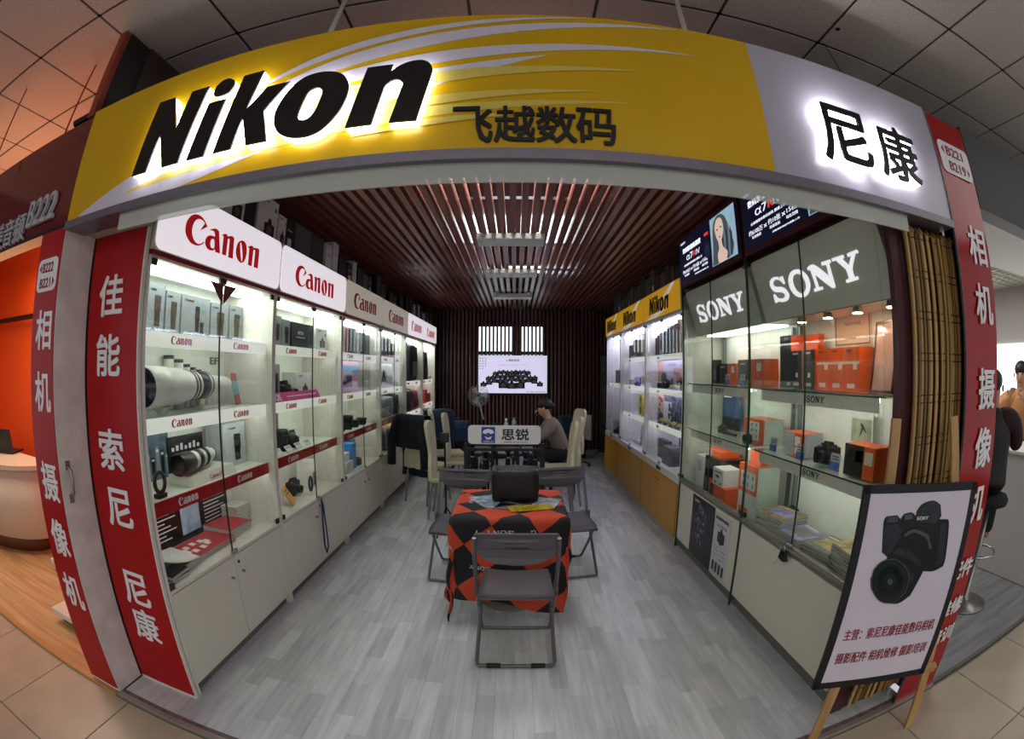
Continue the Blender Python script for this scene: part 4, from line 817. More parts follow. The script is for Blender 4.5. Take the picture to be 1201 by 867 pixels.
# ---- cabinet 1, floor
def deco_info(p, W, H):
    for cx in (.02, .68):
        for k in range(8):
            ww = W * (.20 + .06 * ((k * 7) % 3)); G().box(W * cx, W * cx + ww, -.001, 0, H * (.88 - .095 * k), H * (.905 - .095 * k)).obj('print_line', mWhiteLet, p)
    G().box(W * .40, W * .62, -.001, 0, H * .15, H * .98).obj('photo_print', M('print_snow_scene', '9fb4cc', .4, noise=.4, scale=9), p)
backdrop('L', 1.80, 2.70, ZF + .001, .855, .372, 'black printed panel with white text and mountain photo behind the magazines', M('print_black_panel', '121214', .4), deco_info)
def art_red(c_, w, l, th):
    for k in range(9):
        a = k * .7; G().add([(math.cos(a) * w * .2 + dx * .022, math.sin(a) * l * .2 + dy * .022, th + .0005 + k * .00005) for dx, dy in ((-1, -1), (1, -1), (1.2, 1), (-.6, 1.1))], [(0, 1, 2, 3)]).obj('cover_print', M('print_pale', 'e6dcd8', .5), c_)
for k in range(3): magazine('L', 2.05, .19, ZF + .001 + .012 * k + (.018 if 0 else 0), .56, .21, 'red magazine, ' + ofpile(k, 3) + ', in the splash-print pile of the entrance cabinet', mRedP, .02 * k, 'red magazines in the entrance cabinet', .012, art_red if k == 2 else None)
for k in range(4): magazine('L', 2.47, .23, ZF + .001 + .014 * k, .26, .22, 'brochure, ' + ofpile(k, 4) + ', in the red-topped pile before the white booklets', mRedP if k == 3 else mSilver, .1 - .05 * k, 'red-topped brochures in the entrance cabinet', .014)
for k in range(9): magazine('L', 2.675, .29, ZF + .001 + .0135 * k, .17, .13, 'white booklet, ' + ofpile(k, 9) + ', in the tall pile of the entrance cabinet', mCard, (.03 if k % 2 else -.02), 'white booklets in the entrance cabinet', .0135)
for k in range(2): magazine('L', 1.70, .09, ZF + .001 + .02 * k, .16, .10, 'dark brochure, ' + ofpile(k, 2) + ', under the glass corner of the entrance cabinet', mCardB, .1 * k, 'dark brochures in the entrance cabinet', .018)
t = thing('flyer', 'curled white flyer with black skyline print resting on the cabinet floor', 'flyer', at('L', 1.73, .16, ZF + .04), ROT['L'])
g = G(); n = 10
for i in range(n): pass
vs_ = []
for i in range(n + 1):
    x_ = -.17 + .36 * i / n; zz = .10 * (1 - i / n) ** 2 + .004; vs_ += [(x_, -.10, zz), (x_, .12, zz + .01), (x_, -.10, zz + .004), (x_, .12, zz + .014)]
G().add(vs_, [q for i in range(n) for q in ((4 * i, 4 * i + 4, 4 * i + 5, 4 * i + 1), (4 * i + 2, 4 * i + 3, 4 * i + 7, 4 * i + 6))], 0, True).obj('sheet', mCard, t)
# ---- cabinet 2
carton('L', 3.10, .20, ZT, .11, .13, .215, 'slim grey carton at the near end of the top shelf above the pink strip', mCardG, None, (('lens', 0, .2, .5, .55),)); carton('L', 3.235, .20, ZT, .13, .13, .20, 'grey carton second in the row on the top shelf above the pink strip', mCardG, None, (('lens', .1, .15, .5, .6),))
carton('L', 3.475, .20, ZT, .32, .15, .195, 'matt black camera carton with white lettering on the top shelf above the pink strip', mCardB, None, (('text', 0, .55, .3, .12, 'EOS', mWhiteLet), ('rect', -.25, .42, .5, .03, mWhiteLet)))
carton('L', 3.705, .20, ZT, .10, .12, .20, 'narrow dark carton beside the matt black camera carton', M('carton_slate', '4b5054', .45), None, (('lens', 0, .2, .5, .6),))
carton('L', 3.905, .20, ZT, .25, .15, .185, 'white carton with camera and grip picture at the end of the top shelf', mCard, None, (('cam', .1, .15, .45, .45), ('rect', .3, .68, .12, .14, mGreen), ('text', -.2, .86, .3, .07, 'Canon', mInk)))
carton('L', 3.13, .22, Z2, .12, .12, .26, 'grey lens carton at the near end of the pink-strip shelf', mCardG, None, (('lens', 0, .15, .5, .6),))
carton('L', 3.22, .34, Z2, .13, .05, .30, 'red and grey printed carton behind the pink strip', M('print_mauve', '8a6a78', .5), None, (('rect', .0, .0, .4, 1., mRedP),))
carton('L', 3.62, .23, Z2, .27, .13, .20, 'white carton with faint lens picture on the pink-strip shelf', mCard, None, (('cam', .15, .15, .35, .4), ('text', -.2, .84, .3, .06, 'Canon', mInk)))
camera('L', 3.36, .22, Z2, .17, 'black reflex camera standing behind the pink strip', lensl=.09)
t = thing('shelf_talker', 'pink shelf strip with white letters in front of the reflex camera', 'label strip', at('L', 3.34, .068, Z2 + .002), ROT['L'])
R_ = Matrix.Rotation(-.5, 4, 'X'); G().box(-.42, .42, 0, .004, 0, .07).xf(R_).obj('strip', mPink, t); G().flat(text('EOS', .02)[:2], -.40, .01, -.001, .001, .05, .045).xf(R_).obj('print_text', mWhiteLet, t); G().box(-.18, .36, -.001, 0, .03, .038).xf(R_).obj('print_line', mWhiteLet, t)
backdrop('L', 3.10, 3.55, Z3 + .001, 1.26, .372, 'printed panel of people portraits behind the standing lens', M('print_portraits', '6a6470', .4, noise=.6, scale=9))
lens('L', 3.22, .17, Z3 + .001, .052, .16, 'fat black lens standing on the second red-edged shelf'); camera('L', 3.45, .20, Z3 + .001, .16, 'black camera lying beside the fat black lens', rot=.4, lensl=.03)
for k in range(4): card('L', 3.04 + .17 * k, .09, Z3 + .001, .10, .055, 'small white price card in front of the fat black lens', mCard, mCard, 'price cards on the second red-edged shelf', lean=.7)
carton('L', 3.03, .20, ZF, .10, .10, .15, 'kraft orange packet at the near end of the lanyard cabinet floor', M('carton_kraft', 'b07a44', .6)); carton('L', 3.17, .33, ZF, .18, .06, .20, 'violet printed leaflet box at the back of the lanyard cabinet floor', M('print_violet', '6c5a8a', .5))
card('L', 3.24, .10, ZF, .14, .15, 'orange card leaning on the floor of the lanyard cabinet', M('card_orange', 'd08a3c', .5), M('card_orange', 'd08a3c', .5), lean=.6, cat='card', rot=.3)
camera('L', 3.50, .24, ZF, .17, 'dark camera behind the orange card', lensl=.05); carton('L', 3.79, .24, ZF, .15, .12, .235, 'tall glossy white carton on the floor of the lanyard cabinet', M('carton_gloss_white', 'eceae6', .2), None, (('rect', .0, .06, .45, .5, M('print_green_grey', '5c6a60', .4)),))
t = thing('hand_strap', 'black loop strap in front of the tall glossy white carton', 'strap', at('L', 3.60, .12, ZF + .012), ROT['L']); G().tube([(.03 * math.cos(q), 0, .065 + .058 * math.sin(q)) for q in [2 * PI * i / 16 for i in range(16)]], .010, 6, closed=True).obj('loop', mInk, t)
t = thing('lanyard', 'navy blue lanyard hanging from the cabinet lock', 'lanyard', at('L', 3.475, -.024, .60), ROT['L'])
G().tube([(0, 0, 0), (-.01, -.006, -.05), (-.03, -.010, -.20), (-.035, -.010, -.38), (-.01, -.012, -.455), (.035, -.012, -.42), (.03, -.010, -.25), (.012, -.006, -.06), (0, 0, 0)], .007, 6).obj('ribbon', M('navy_ribbon', '1c2a66', .6), t); G().rbox(-.008, .008, -.008, .004, -.03, .012, .003).obj('key', mMetal, t)
# ---- cabinets 3 and 4
for k, (y, w_, h, m) in enumerate(((4.20, .05, .24, mCardB), (4.27, .06, .25, mSilver), (4.36, .08, .25, mRedP), (4.47, .07, .25, mCardB), (4.60, .12, .26, M('carton_slate', '4b5054', .45)), (4.80, .16, .22, mSilver), (5.0, .14, .24, mCardB), (5.2, .14, .23, mCardG))):
    carton('L', 4.42 + (y - 4.2) * .85, .18, ZT, w_ * .88, .12, h, ('upright boxed accessory: ' + ('black', 'silver', 'red', 'black slim', 'slate', 'wide silver', 'wide black', 'pale grey')[k] + ' carton on the top shelf over the camera poster'), m)
def deco_cams(p, W, H):
    G().box(0, W, -.0008, 0, H * .62, H * .86).obj('sky_band', M('print_sky_blue', '6fb4e0', .4), p)
    for k in range(9):
        x = W * (.15 + .09 * (k % 5)) + (W * .05 if k > 4 else 0); z = H * (.18 if k < 5 else .38); cam_print(x, z, W * .13, H * .2).obj('camera_picture', [mInk, M('print_lens_grey', '585d66', .3)], p, (0, -.002 - .0015 * k, 0))
backdrop('L', 4.37, 4.90, Z2 + .001, Z2 + .31, .11, 'pink and blue poster crowded with black cameras', M('print_pink', 'd4a6bc', .45), deco_cams)
backdrop('L', 4.91, 5.34, Z2 + .001, Z2 + .30, .11, 'pale beige poster beside the pink and blue camera poster', M('print_beige', 'b9b5a4', .5, noise=.2, scale=6))
for y, r, h in ((4.48, .04, .08), (4.66, .058, .14), (4.88, .055, .075), (5.12, .06, .075)): lens('L', y, .15, Z3 + .001, r, h, {.08: 'small black lens at the near end of the bright red shelf', .14: 'tall black lens on the bright red shelf', .075: 'flat black pancake lens on the bright red shelf'}[h], group='pancake lenses' if h == .075 else None)
carton('L', 4.47, .16, ZF, .20, .18, .11, 'white carton lying on the floor under the bright red shelf', mCard); carton('L', 4.47, .17, ZF + .112, .16, .14, .08, 'smaller white carton on top of the lying white carton', mCard)
carton('L', 4.68, .16, ZF, .14, .12, .26, 'bright blue carton standing under the bright red shelf', M('carton_bright_blue', '2f86d4', .45)); t = thing('cable_coil', 'black coil of cable beside the bright blue carton', 'cable', at('L', 4.86, .14, ZF), ROT['L'])
for k in range(4): G().tube([(.07 * math.cos(q), .05 * math.sin(q), .012 + .018 * k) for q in [2 * PI * i / 16 for i in range(16)]], .010, 6, closed=True).obj('loop', mBlack, t)
carton('L', 4.99, .26, ZF, .12, .1, .25, 'dark blue-grey carton behind the cable coil', M('carton_slate', '4b5054', .45))
for k, (y, h) in enumerate(((5.80, .2), (5.95, .24), (6.10, .2), (6.28, .25), (6.48, .2))): carton('L', y, .18, ZT, .12, .1, h, 'dark carton on the top shelf over the white line-drawing poster', mCardB, group='dark cartons over the line-drawing poster')
backdrop('L', 5.74, 6.36, Z2 + .001, Z2 + .31, .12, 'white poster with a black line drawing of a tripod', M('print_white_poster', 'd5dad6', .45), lambda p, W, H: [G().tube([(W * .32, -.003, H * .75), (W * f, -.003, H * .15)], .008, 6).obj('drawn_leg', mInk, p) for f in (.15, .33, .5)])
def soft_bag(loc, rotz, w, d, h, label, mat, parts, squash=.35, cat='bag', name='camera_bag', group=None):
    t = thing(name, label, cat, loc, rotz, group)
    bm = bmesh.new(); bmesh.ops.create_cube(bm, size=1); bmesh.ops.subdivide_edges(bm, edges=bm.edges[:], cuts=5, use_grid_fill=True)
    rr = random.Random(int(h * 1000))
    for v in bm.verts:
        x, y, z = v.co; q = Vector((x, y, z)).normalized() * .62
        v.co = Vector((x, y, z)).lerp(q, squash); v.co.z = max(v.co.z, -.5); v.co *= 1 + (rr.random() - .5) * .04
        v.co = Vector((v.co.x * w, v.co.y * d, (v.co.z + .5) * h)); v.co.z = max(0, v.co.z)
    g = G(); g.bm(bm, 0, True); g.obj('body', mat, t); parts(t, w, d, h)
    return t
def bag_parts(m2):
    def f(t, w, d, h):
        G().rbox(-w * .34, w * .34, -d * .56, -d * .40, h * .12, h * .55, .02).obj('front_pocket', m2, t)
        G().tube([(-w * .2, 0, h * .93), (-w * .16, 0, h * 1.06), (w * .16, 0, h * 1.06), (w * .2, 0, h * .93)], .012, 8).obj('handle', mInk, t)
    return f
mBagG = M('bag_silver_grey', '6f747a', .6, bump=.3, scale=60, noise=.3)
soft_bag(at('L', 6.08, .20, Z3 + .001), ROT['L'], .48, .24, .26, 'silver-grey camera bag wrapped in plastic on the red-edged shelf', mBagG, bag_parts(M('bag_plastic', '9aa0a8', .2)))
soft_bag(at('L', 6.50, .20, Z3 + .001), ROT['L'], .24, .24, .27, 'black camera bag beside the silver-grey wrapped bag', mDark, bag_parts(mInk))
soft_bag(at('L', 6.28, .18, ZF + .001), ROT['L'], .40, .24, .29, 'khaki canvas camera bag on the cabinet floor', M('bag_khaki', '9a8458', .8, bump=.3, scale=80), bag_parts(M('bag_khaki_dark', '5e4f35', .8)))
soft_bag(at('L', 5.90, .18, ZF + .001), ROT['L'], .24, .24, .26, 'charcoal camera bag next to the khaki canvas bag', M('bag_charcoal', '3b3d42', .8), bag_parts(mInk))
# ---- cabinets 5 and 6
soft_bag(at('L', 7.55, .20, 1.441), ROT['L'], .58, .28, .56, 'big black backpack on the upper shelf beside the last cabinet', mDark, bag_parts(mInk), name='backpack', cat='backpack')
soft_bag(at('L', 7.74, .20, .981), ROT['L'], .32, .27, .30, 'dark red camera bag below the big black backpack', M('bag_red', '8c1a24', .55), bag_parts(M('bag_red_dark', '5a1018', .6))); soft_bag(at('L', 7.33, .20, .981), ROT['L'], .36, .27, .32, 'black and maroon bag below the big black backpack', M('bag_maroon', '35181c', .7), bag_parts(mInk))
soft_bag(at('L', 7.30, .2, ZF + .001), ROT['L'], .44, .26, .27, 'large black bag on the floor of the backpack cabinet', mDark, bag_parts(mInk)); soft_bag(at('L', 7.75, .2, ZF + .001), ROT['L'], .32, .26, .25, 'slate bag on the floor of the backpack cabinet', M('bag_slate', '2e333a', .7), bag_parts(mInk))
soft_bag(at('L', 8.68, .2, 1.441), ROT['L'], .26, .26, .50, 'narrow black sling bag on the upper shelf of the last cabinet', mDark, bag_parts(mInk)); camera('L', 8.96, .14, 1.441, .15, 'small white camera on the upper shelf of the last cabinet', mCard)
carton('L', 8.66, .175, 1.021, .20, .2, .24, 'tall red carton on the lower shelf of the last cabinet', M('carton_red', 'c8331f', .45)); carton('L', 8.95, .175, 1.021, .30, .2, .16, 'low red carton on the lower shelf of the last cabinet', M('carton_red', 'c8331f', .45))
soft_bag(at('L', 8.8, .18, ZF + .001), ROT['L'], .56, .27, .30, 'dark bag on the floor of the last cabinet', mDark, bag_parts(mInk))
# ---- ochre cabinets
for k, (y, w_, h, m) in enumerate(((5.28, .08, .2, mBrown), (5.17, .10, .22, M('carton_olive', '4f4a3a', .5)), (5.02, .17, .24, mSilver), (4.82, .12, .25, M('carton_ink_blue', '1c2430', .5)), (4.66, .12, .27, M('carton_ink_blue', '1c2430', .5)), (4.50, .12, .28, mBrown), (4.35, .12, .30, M('carton_slate', '4b5054', .45)), (4.21, .12, .33, mBrown))):
    carton('R', 4.50 + (y - 4.21) * .74, .17, 1.776, w_ * .74, .14, h, ('short brown', 'olive', 'silver', 'navy', 'tall navy', 'brown', 'slate grey', 'tallest brown')[k] + ' carton on the top shelf over the plant backdrop', m, None, (('lens', 0, .25, .4, .45),) if k in (2,) else ())
def deco_desk(p, W, H):
    G().box(0, W * .22, -.001, 0, 0, H * 1.).obj('print_block', M('print_peach', 'cf9a82', .5), p); G().box(W * .6, W * .98, -.001, 0, H * .30, H * .72).obj('print_block', M('print_terracotta', 'b98068', .5), p)
    g = G(); rr = random.Random(9)
    for k in range(28):
        x = W * (.16 + .22 * rr.random()); z = H * (.28 + .26 * rr.random()); g.poly([(x + .03 * math.cos(q), z + .022 * math.sin(q)) for q in [2 * PI * i / 6 + k for i in range(6)]], -.002 - k * .00002, .0005)
    o_ = g.obj('leaf_print', M('print_leaf_green', '2f5a44', .6), p); o_['kind'] = 'stuff'
    for k in range(5): G().box(W * (.42 + .1 * k), W * (.5 + .1 * k), -.0018, -.001, H * .12, H * (.3 + .09 * (k % 3))).obj('print_block', (mInk, mBrown, mSilver, mInk, M('print_plum', '4a3c52', .5))[k], p)
    put(p, 'print_text', 'Z6', W * .55, H * .82, H * .07, -.0015, mInk, .0006, wd=W * .28)
backdrop('R', 4.43, 5.34, 1.421, 1.715, .14, 'desk scene backdrop print with green plant in the nearer ochre cabinet', M('print_lilac', 'b7b2c8', .5, noise=.1, scale=5), deco_desk)
def deco_jungle(p, W, H):
    G().box(0, W * .28, -.001, 0, H * .3, H).obj('print_block', M('print_peach', 'cf9a82', .5), p); G().box(W * .25, W * .55, -.0015, -.0005, H * .06, H * .75).obj('print_block', mCard, p)
    g = G(); rr = random.Random(4)
    for k in range(60):
        x = W * (.45 + .55 * rr.random()) if k > 12 else W * .12 * rr.random() + W * .06; z = H * (.1 + .8 * rr.random()); g.poly([(x + .035 * math.cos(q), z + .02 * math.sin(q)) for q in [2 * PI * i / 5 + k for i in range(5)]], -.002 - k * .00002, .0005, k % 2)
    o_ = g.obj('leaf_print', [M('print_leaf_dark', '1c3038', .6), M('print_leaf_teal', '2d5560', .6)], p); o_['kind'] = 'stuff'
backdrop('R', 4.43, 5.34, 1.046, 1.36, .14, 'dark leafy backdrop print on the lower shelf of the nearer ochre cabinet', M('print_dusky', '6d6a80', .5, noise=.2, scale=5), deco_jungle)
mYC = M('card_yellow', 'd8c84a', .5)
for k in range(4): card('R', 5.05 - .20 * k, .065, 1.046, .14, .07, 'yellow and black price card in front of the leafy backdrop', mYC, mInk, 'yellow price cards on the lower ochre cabinet shelf', lean=.8)
card('R', 4.62, .065, 1.421, .30, .06, 'long yellow price card in front of the desk scene backdrop', mYC, mInk, lean=.8); camera('R', 4.93, .105, 1.421, .12, 'black camera in front of the green plant print')
lens('R', 4.40, .10, 1.421, .03, .10, 'black lens beside the long yellow price card')
g = backdrop('R', 4.52, 4.85, .646, .98, .24, 'dark leafy print standing at the back of the ochre cabinet floor', M('print_foliage', '54564e', .6, noise=.8, scale=30))
carton('R', 5.10, .16, .646, .36, .05, .21, 'speckled grey sheet of small product pictures on the ochre cabinet floor', M('print_speckle', '4c4c54', .5, noise=.9, scale=45)); carton('R', 4.74, .13, .646, .26, .14, .19, 'dark grey carton on the floor of the nearer ochre cabinet', M('carton_slate', '4b5054', .45))
for k, (y, h) in enumerate(((6.52, .18), (6.28, .24), (6.02, .22))): carton('R', y, .17, 1.776, .2, .14, h, ('small brown', 'tall brown', 'olive brown')[k] + ' carton on the top shelf over the gilt frame', mBrown)
t = thing('picture_frame', 'gilt picture frame standing in the middle ochre cabinet', 'picture frame', **kit('R', 5.98, .16, 1.421))
for a in ((-.12, -.10, 0, .26), (.10, .12, 0, .26)): G().box(a[0], a[1], 0, .012, a[2], a[3]).obj('frame_side', M('gilt', 'b99a55', .35, .6), t)
for a in (0, .24): G().box(-.12, .12, 0, .012, a, a + .02).obj('frame_rail', M('gilt', 'b99a55', .35, .6), t)
G().box(-.10, .10, .004, .008, .02, .24).obj('picture', mCream, t)
carton('R', 6.02, .08, 1.421, .09, .05, .10, 'small violet-blue packet in front of the gilt frame', M('carton_violet_blue', '4a55a8', .5)); camera('R', 6.24, .12, 1.421, .13, 'black compact camera with red trim beside the gilt frame')
for k in range(2): carton('R', 6.02, .13, 1.046 + .135 * k, .16, .05, .13, 'yellow and black blister pack in the middle ochre cabinet', mYC, None, (('lens', .18, .15, .42, .7),), group='yellow blister packs')
t = thing('acrylic_stand', 'curved white stand on the floor of the middle ochre cabinet', 'stand', **kit('R', 6.18, .14, .648)); G().tube([(-.2, 0, .021), (.12, 0, .021), (.16, 0, .06), (.17, 0, .27)], .02, 8).obj('sheet', mSilver, t)
carton('R', 7.45, .16, 1.421, .3, .1, .2, 'dark carton on the single shelf of the rear ochre cabinet', mCardB); carton('R', 7.50, .16, .646, .22, .16, .18, 'pale wrapped packet on the floor of the rear ochre cabinet', mSilver); camera('R', 7.25, .12, .646, .16, 'black camera on the floor of the rear ochre cabinet')
# ---- grey glass cabinets: cabinet of small boxes
S1, S2, S0 = 1.501, 1.113, .576
OB = (('rect', -.5, .0, .2, 1., mCardB),)
carton('R', 3.90, .25, S1, .09, .05, .20, 'black phone-shaped device leaning at the far end of the upper glass shelf', mCardB, None, (('rect', -.3, .15, .6, .45, M('print_violet', '6c5a8a', .5)), ('rect', -.1, .4, .3, .12, mOrange)))
for Y, lab in ((3.66, 'black-fronted orange carton second along the upper glass shelf'), (3.24, 'larger black-fronted orange carton beside the cabinet glass divider')):
    w_ = .34 if Y > 3.5 else .44; t = carton('R', Y, .30, S1, w_, .12, .165 if Y > 3.5 else .19, lab, mOrange, None, (('rect', -.5, 0, .5, 1., mCardB), ('rect', .22, .55, .16, .3, mCard), ('text', -.3, .8, .2, .07, 'SONY', mWhiteLet)))
for Y, d in ((3.40, .11), (3.14, .11)): card('R', Y, d, S1, .075, .08, 'silver and blue price card on the upper glass shelf', mSilver, mBlue, 'blue price cards on the upper glass shelf', lean=.15)
backdrop('R', 3.60, 3.96, S2 + .001, S2 + .30, .34, 'dark blue landscape poster card on the lower glass shelf', M('print_navy_landscape', '35507a', .4, noise=.4, scale=6), lambda p, W, H: [G().box(W * .06, W * .5, -.001, 0, H * .9, H * .95).obj('print_line', mWhiteLet, p), G().box(0, W, -.001, 0, 0, H * .35).obj('print_block', mInk, p)])
camera('R', 3.55, .16, S2 + .001, .09, 'tiny black action camera on the lower glass shelf', lensr=.016, lensl=.02); t = thing('selfie_stick', 'short black handle lying beside the tiny action camera', 'handle', **kit('R', 3.42, .17, S2 + .012)); G().cone((-.09, 0, 0), (.09, 0, 0), .011, .011, 10).obj('rod', mBlack, t)
carton('R', 3.03, .25, S2, .30, .16, .165, 'orange and white carton with rows of small pictures on the lower glass shelf', mOrange, None, (('rect', -.25, .12, .5, .76, mCard),) + tuple(('lens', -.12 + .24 * (k % 2), .2 + .24 * (k // 2), .08, .13) for k in range(6)), sidem=mCard)
camera('R', 3.06, .14, S2 + .002, .075, 'small dark camera in front of the picture-covered orange carton', lensl=.02)
# stacked boxes on its floor
carton('R', 3.93, .23, S0, .20, .2, .13, 'white carton at the bottom of the far stack on the glass cabinet floor', mCard); carton('R', 3.93, .23, S0 + .131, .20, .2, .17, 'white round-edged carton on top of the far stack', mCard, None, (('rect', -.35, .2, .5, .6, mSilver),))
carton('R', 3.67, .22, S0, .28, .2, .16, 'black and orange carton at the bottom of the middle stack', mOrange, mOrange, (('rect', -.5, 0, .42, 1., mCardB), ('rect', .1, .2, .2, .5, mCard))); carton('R', 3.64, .22, S0 + .161, .32, .2, .17, 'glossy black carton on the middle stack', M('carton_gloss_black', '17161b', .12), None, (('rect', .2, .1, .18, .25, mCard),))
carton('R', 3.70, .24, S0 + .332, .30, .18, .05, 'flat orange and grey carton on top of the glossy black carton', mOrange, None, (('rect', -.5, 0, .4, 1., mSilver),))
carton('R', 3.36, .12, S0, .29, .14, .165, 'black and orange camera carton in front under the small white carton', mOrange, mOrange, (('rect', -.5, 0, .25, 1., mCardB), ('rect', .2, .1, .22, .4, mCard))); carton('R', 3.37, .13, S0 + .166, .20, .15, .13, 'small white carton with black print on the orange camera carton', mCard, None, (('rect', -.2, .45, .3, .16, mInk), ('rect', -.35, .75, .7, .08, mInk), ('rect', -.3, .1, .12, .12, mInk), ('rect', .2, .1, .12, .12, mInk)))
carton('R', 3.42, .345, S0, .24, .09, .25, 'pale carton behind the small white carton', mCard); carton('R', 3.43, .345, S0 + .251, .22, .09, .04, 'red and white flat packet behind the small white carton', mRedP)
carton('R', 3.01, .23, S0, .30, .18, .18, 'white and orange carton at the bottom of the divider stack', mCard, None, (('rect', -.42, .1, .5, .3, mOrange),)); carton('R', 3.02, .23, S0 + .181, .30, .18, .20, 'orange carton with small product pictures on the divider stack', mOrange, None, (('rect', -.38, .15, .76, .6, mCard),) + tuple(('lens', -.25 + .25 * (k % 3), .22 + .28 * (k // 3), .08, .16) for k in range(6)), sidem=mCard)
carton('R', 3.02, .25, S0 + .382, .16, .12, .10, 'small plain orange carton on top of the divider stack', mOrange)
# ---- grey glass cabinets: cabinet of orange cartons
carton('R', 2.68, .29, S1, .14, .16, .325, 'tall black carton with orange side beside the glass divider', mCardB, None, (('text', .1, .92, .4, .04, 'SONY', mWhiteLet), ('rect', .12, .05, .3, .06, mSilver)), sidem=mOrange)
for Y, lab in ((2.545, 'black lens carton next to the tall black carton'), (2.405, 'black lens carton next to the orange carton row')):
    carton('R', Y, .28, S1, .13, .14, .225, lab, mCardB, None, (('text', -.1, .90, .5, .05, 'SONY', mWhiteLet), ('rect', -.3, .08, .5, .08, mSilver), ('rect', -.1, .3, .2, .12, mCard)), sidem=mOrange)
carton('R', 2.53, .33, S1 + .226, .20, .05, .10, 'orange carton lying across the black lens cartons', mOrange)
for k, Y in enumerate((2.255, 2.12, 1.985)):
    carton('R', Y, .28, S1, .13, .14, .225, 'orange lens carton in the row beside the framed picture', mOrange, None, (('text', -.15, .90, .4, .05, 'SONY', mInk), ('rect', -.5, .62, 1., .06, mCream), ('rect', .1, .5, .25, .12, mCard), ('rect', -.3, .08, .5, .10, mCard)), group='orange lens cartons')
t = thing('certificate', 'cream award certificate with ornate border on the cabinet back wall', 'certificate', at('R', 2.38, .402, 1.74), ROT['R'])
G().box(0, .36, 0, .004, 0, .27).obj('paper', M('certificate_cream', 'dcc4a8', .5), t); mBo = M('certificate_border', '7a6a78', .5)
for a in ((.012, .348, .012, .020), (.012, .348, .250, .258)): G().box(a[0], a[1], -.001, 0, a[2], a[3]).obj('border', mBo, t)
for a in ((.012, .020), (.340, .348)): G().box(a[0], a[1], -.001, 0, .012, .258).obj('border', mBo, t)
put(t, 'print_text', '荣誉证书', .18, .19, .028, -.0015, mBo, .0008, wd=.16)
put(t, 'print_text', '特约经销商', .19, .12, .02, -.0015, mBo, .0008, wd=.15); put(t, 'print_text', '二〇一九年', .18, .045, .012, -.0015, mBo, .0008, wd=.07)
t = thing('picture_frame', 'leaning dark picture frame with pink picture on the upper glass shelf', 'picture frame', at('R', 1.74, .20, S1 + .004), ROT['R'] - .25); R_ = Matrix.Rotation(-.14, 4, 'X')
for a in ((-.12, -.108), (.108, .12)): G().box(a[0], a[1], 0, .014, 0, .34).xf(R_).obj('frame_side', mMaroon, t)
for a in (0, .328): G().box(-.12, .12, 0, .014, a, a + .012).xf(R_).obj('frame_rail', mMaroon, t)
G().box(-.108, .108, .005, .009, .012, .33).xf(R_).obj('picture', M('picture_pink', 'c9a09a', .15, noise=.25, scale=5), t); G().add([(-.01, .05, .28), (.01, .05, .28), (.03, .13, 0), (-.03, .13, 0)], [(0, 1, 2, 3)]).obj('easel_back', mInk, t)
carton('R', 2.46, .22, S2, .24, .14, .135, 'silver and orange camera carton on the lower glass shelf', mOrange, None, (('rect', -.5, 0, .5, 1., mSilver), ('rect', .05, .45, .25, .4, mCard), ('rect', .05, .1, .12, .28, mCard)), sidem=mSilver)
t = thing('riser_plate', 'white riser plate under the orange camera cartons', 'riser', at('R', 2.12, .20, S2 + .001), ROT['R'])
t2 = camera('R', 2.13, .18, S2, .15, 'black mirrorless camera lying on the lower glass shelf', rot=.2, lensl=.05)
bpy.data.objects.remove(t)
backdrop('R', 1.93, 2.13, S2 + .001, S2 + .275, .34, 'white advert card with a dancer photo on the lower glass shelf', mCard, lambda p, W, H: [G().box(W * .05, W * .95, -.001, 0, H * .42, H * .88).obj('photo_print', M('print_dance_photo', 'a8a68c', .4, noise=.4, scale=9), p), G().poly([(W * .4, H * .5), (W * .5, H * .7), (W * .44, H * .8), (W * .56, H * .78), (W * .75, H * .62), (W * .58, H * .68)], -.002, .0008).obj('figure_print', mInk, p)] + [G().box(W * .1, W * .6, -.001, 0, H * (.1 + .06 * k), H * (.12 + .06 * k)).obj('print_line', mSilver, p) for k in range(4)])
carton('R', 1.77, .17, S2, .24, .13, .15, 'black and orange camera carton in front of the advert card', mOrange, None, (('rect', -.5, 0, .64, 1., mCardB), ('rect', -.12, .5, .25, .35, mCard), ('rect', .18, .45, .26, .4, mCream)), sidem=mOrange)
for Y in (2.63, 2.31, 1.965): card('R', Y, .095, S2, .085, .085, 'silver and blue price card on the lower glass shelf', mSilver, mBlue, 'blue price cards on the lower glass shelf', lean=.15)
t = thing('wall_socket', 'white double wall socket inside the glass cabinet near the blinds', 'socket', at('R', 1.68, .396, 1.12), ROT['R']); G().rbox(-.06, .06, 0, .012, 0, .17, .004).obj('plate', mWhite, t)
for z in (.05, .12):
    for x in (-.02, .02): G().box(x - .004, x + .004, -.002, 0, z - .012, z + .012).obj('slot', mInk, t)
tag(G().tube([at('R', 1.66, .39, 1.88), at('R', 1.70, .38, 1.72), at('R', 1.72, .39, 1.6), at('R', 1.66, .39, 1.55)], .004, 6).obj('power_cable', mInk), 'thin dark cable running down the back of the glass cabinet', 'cable')
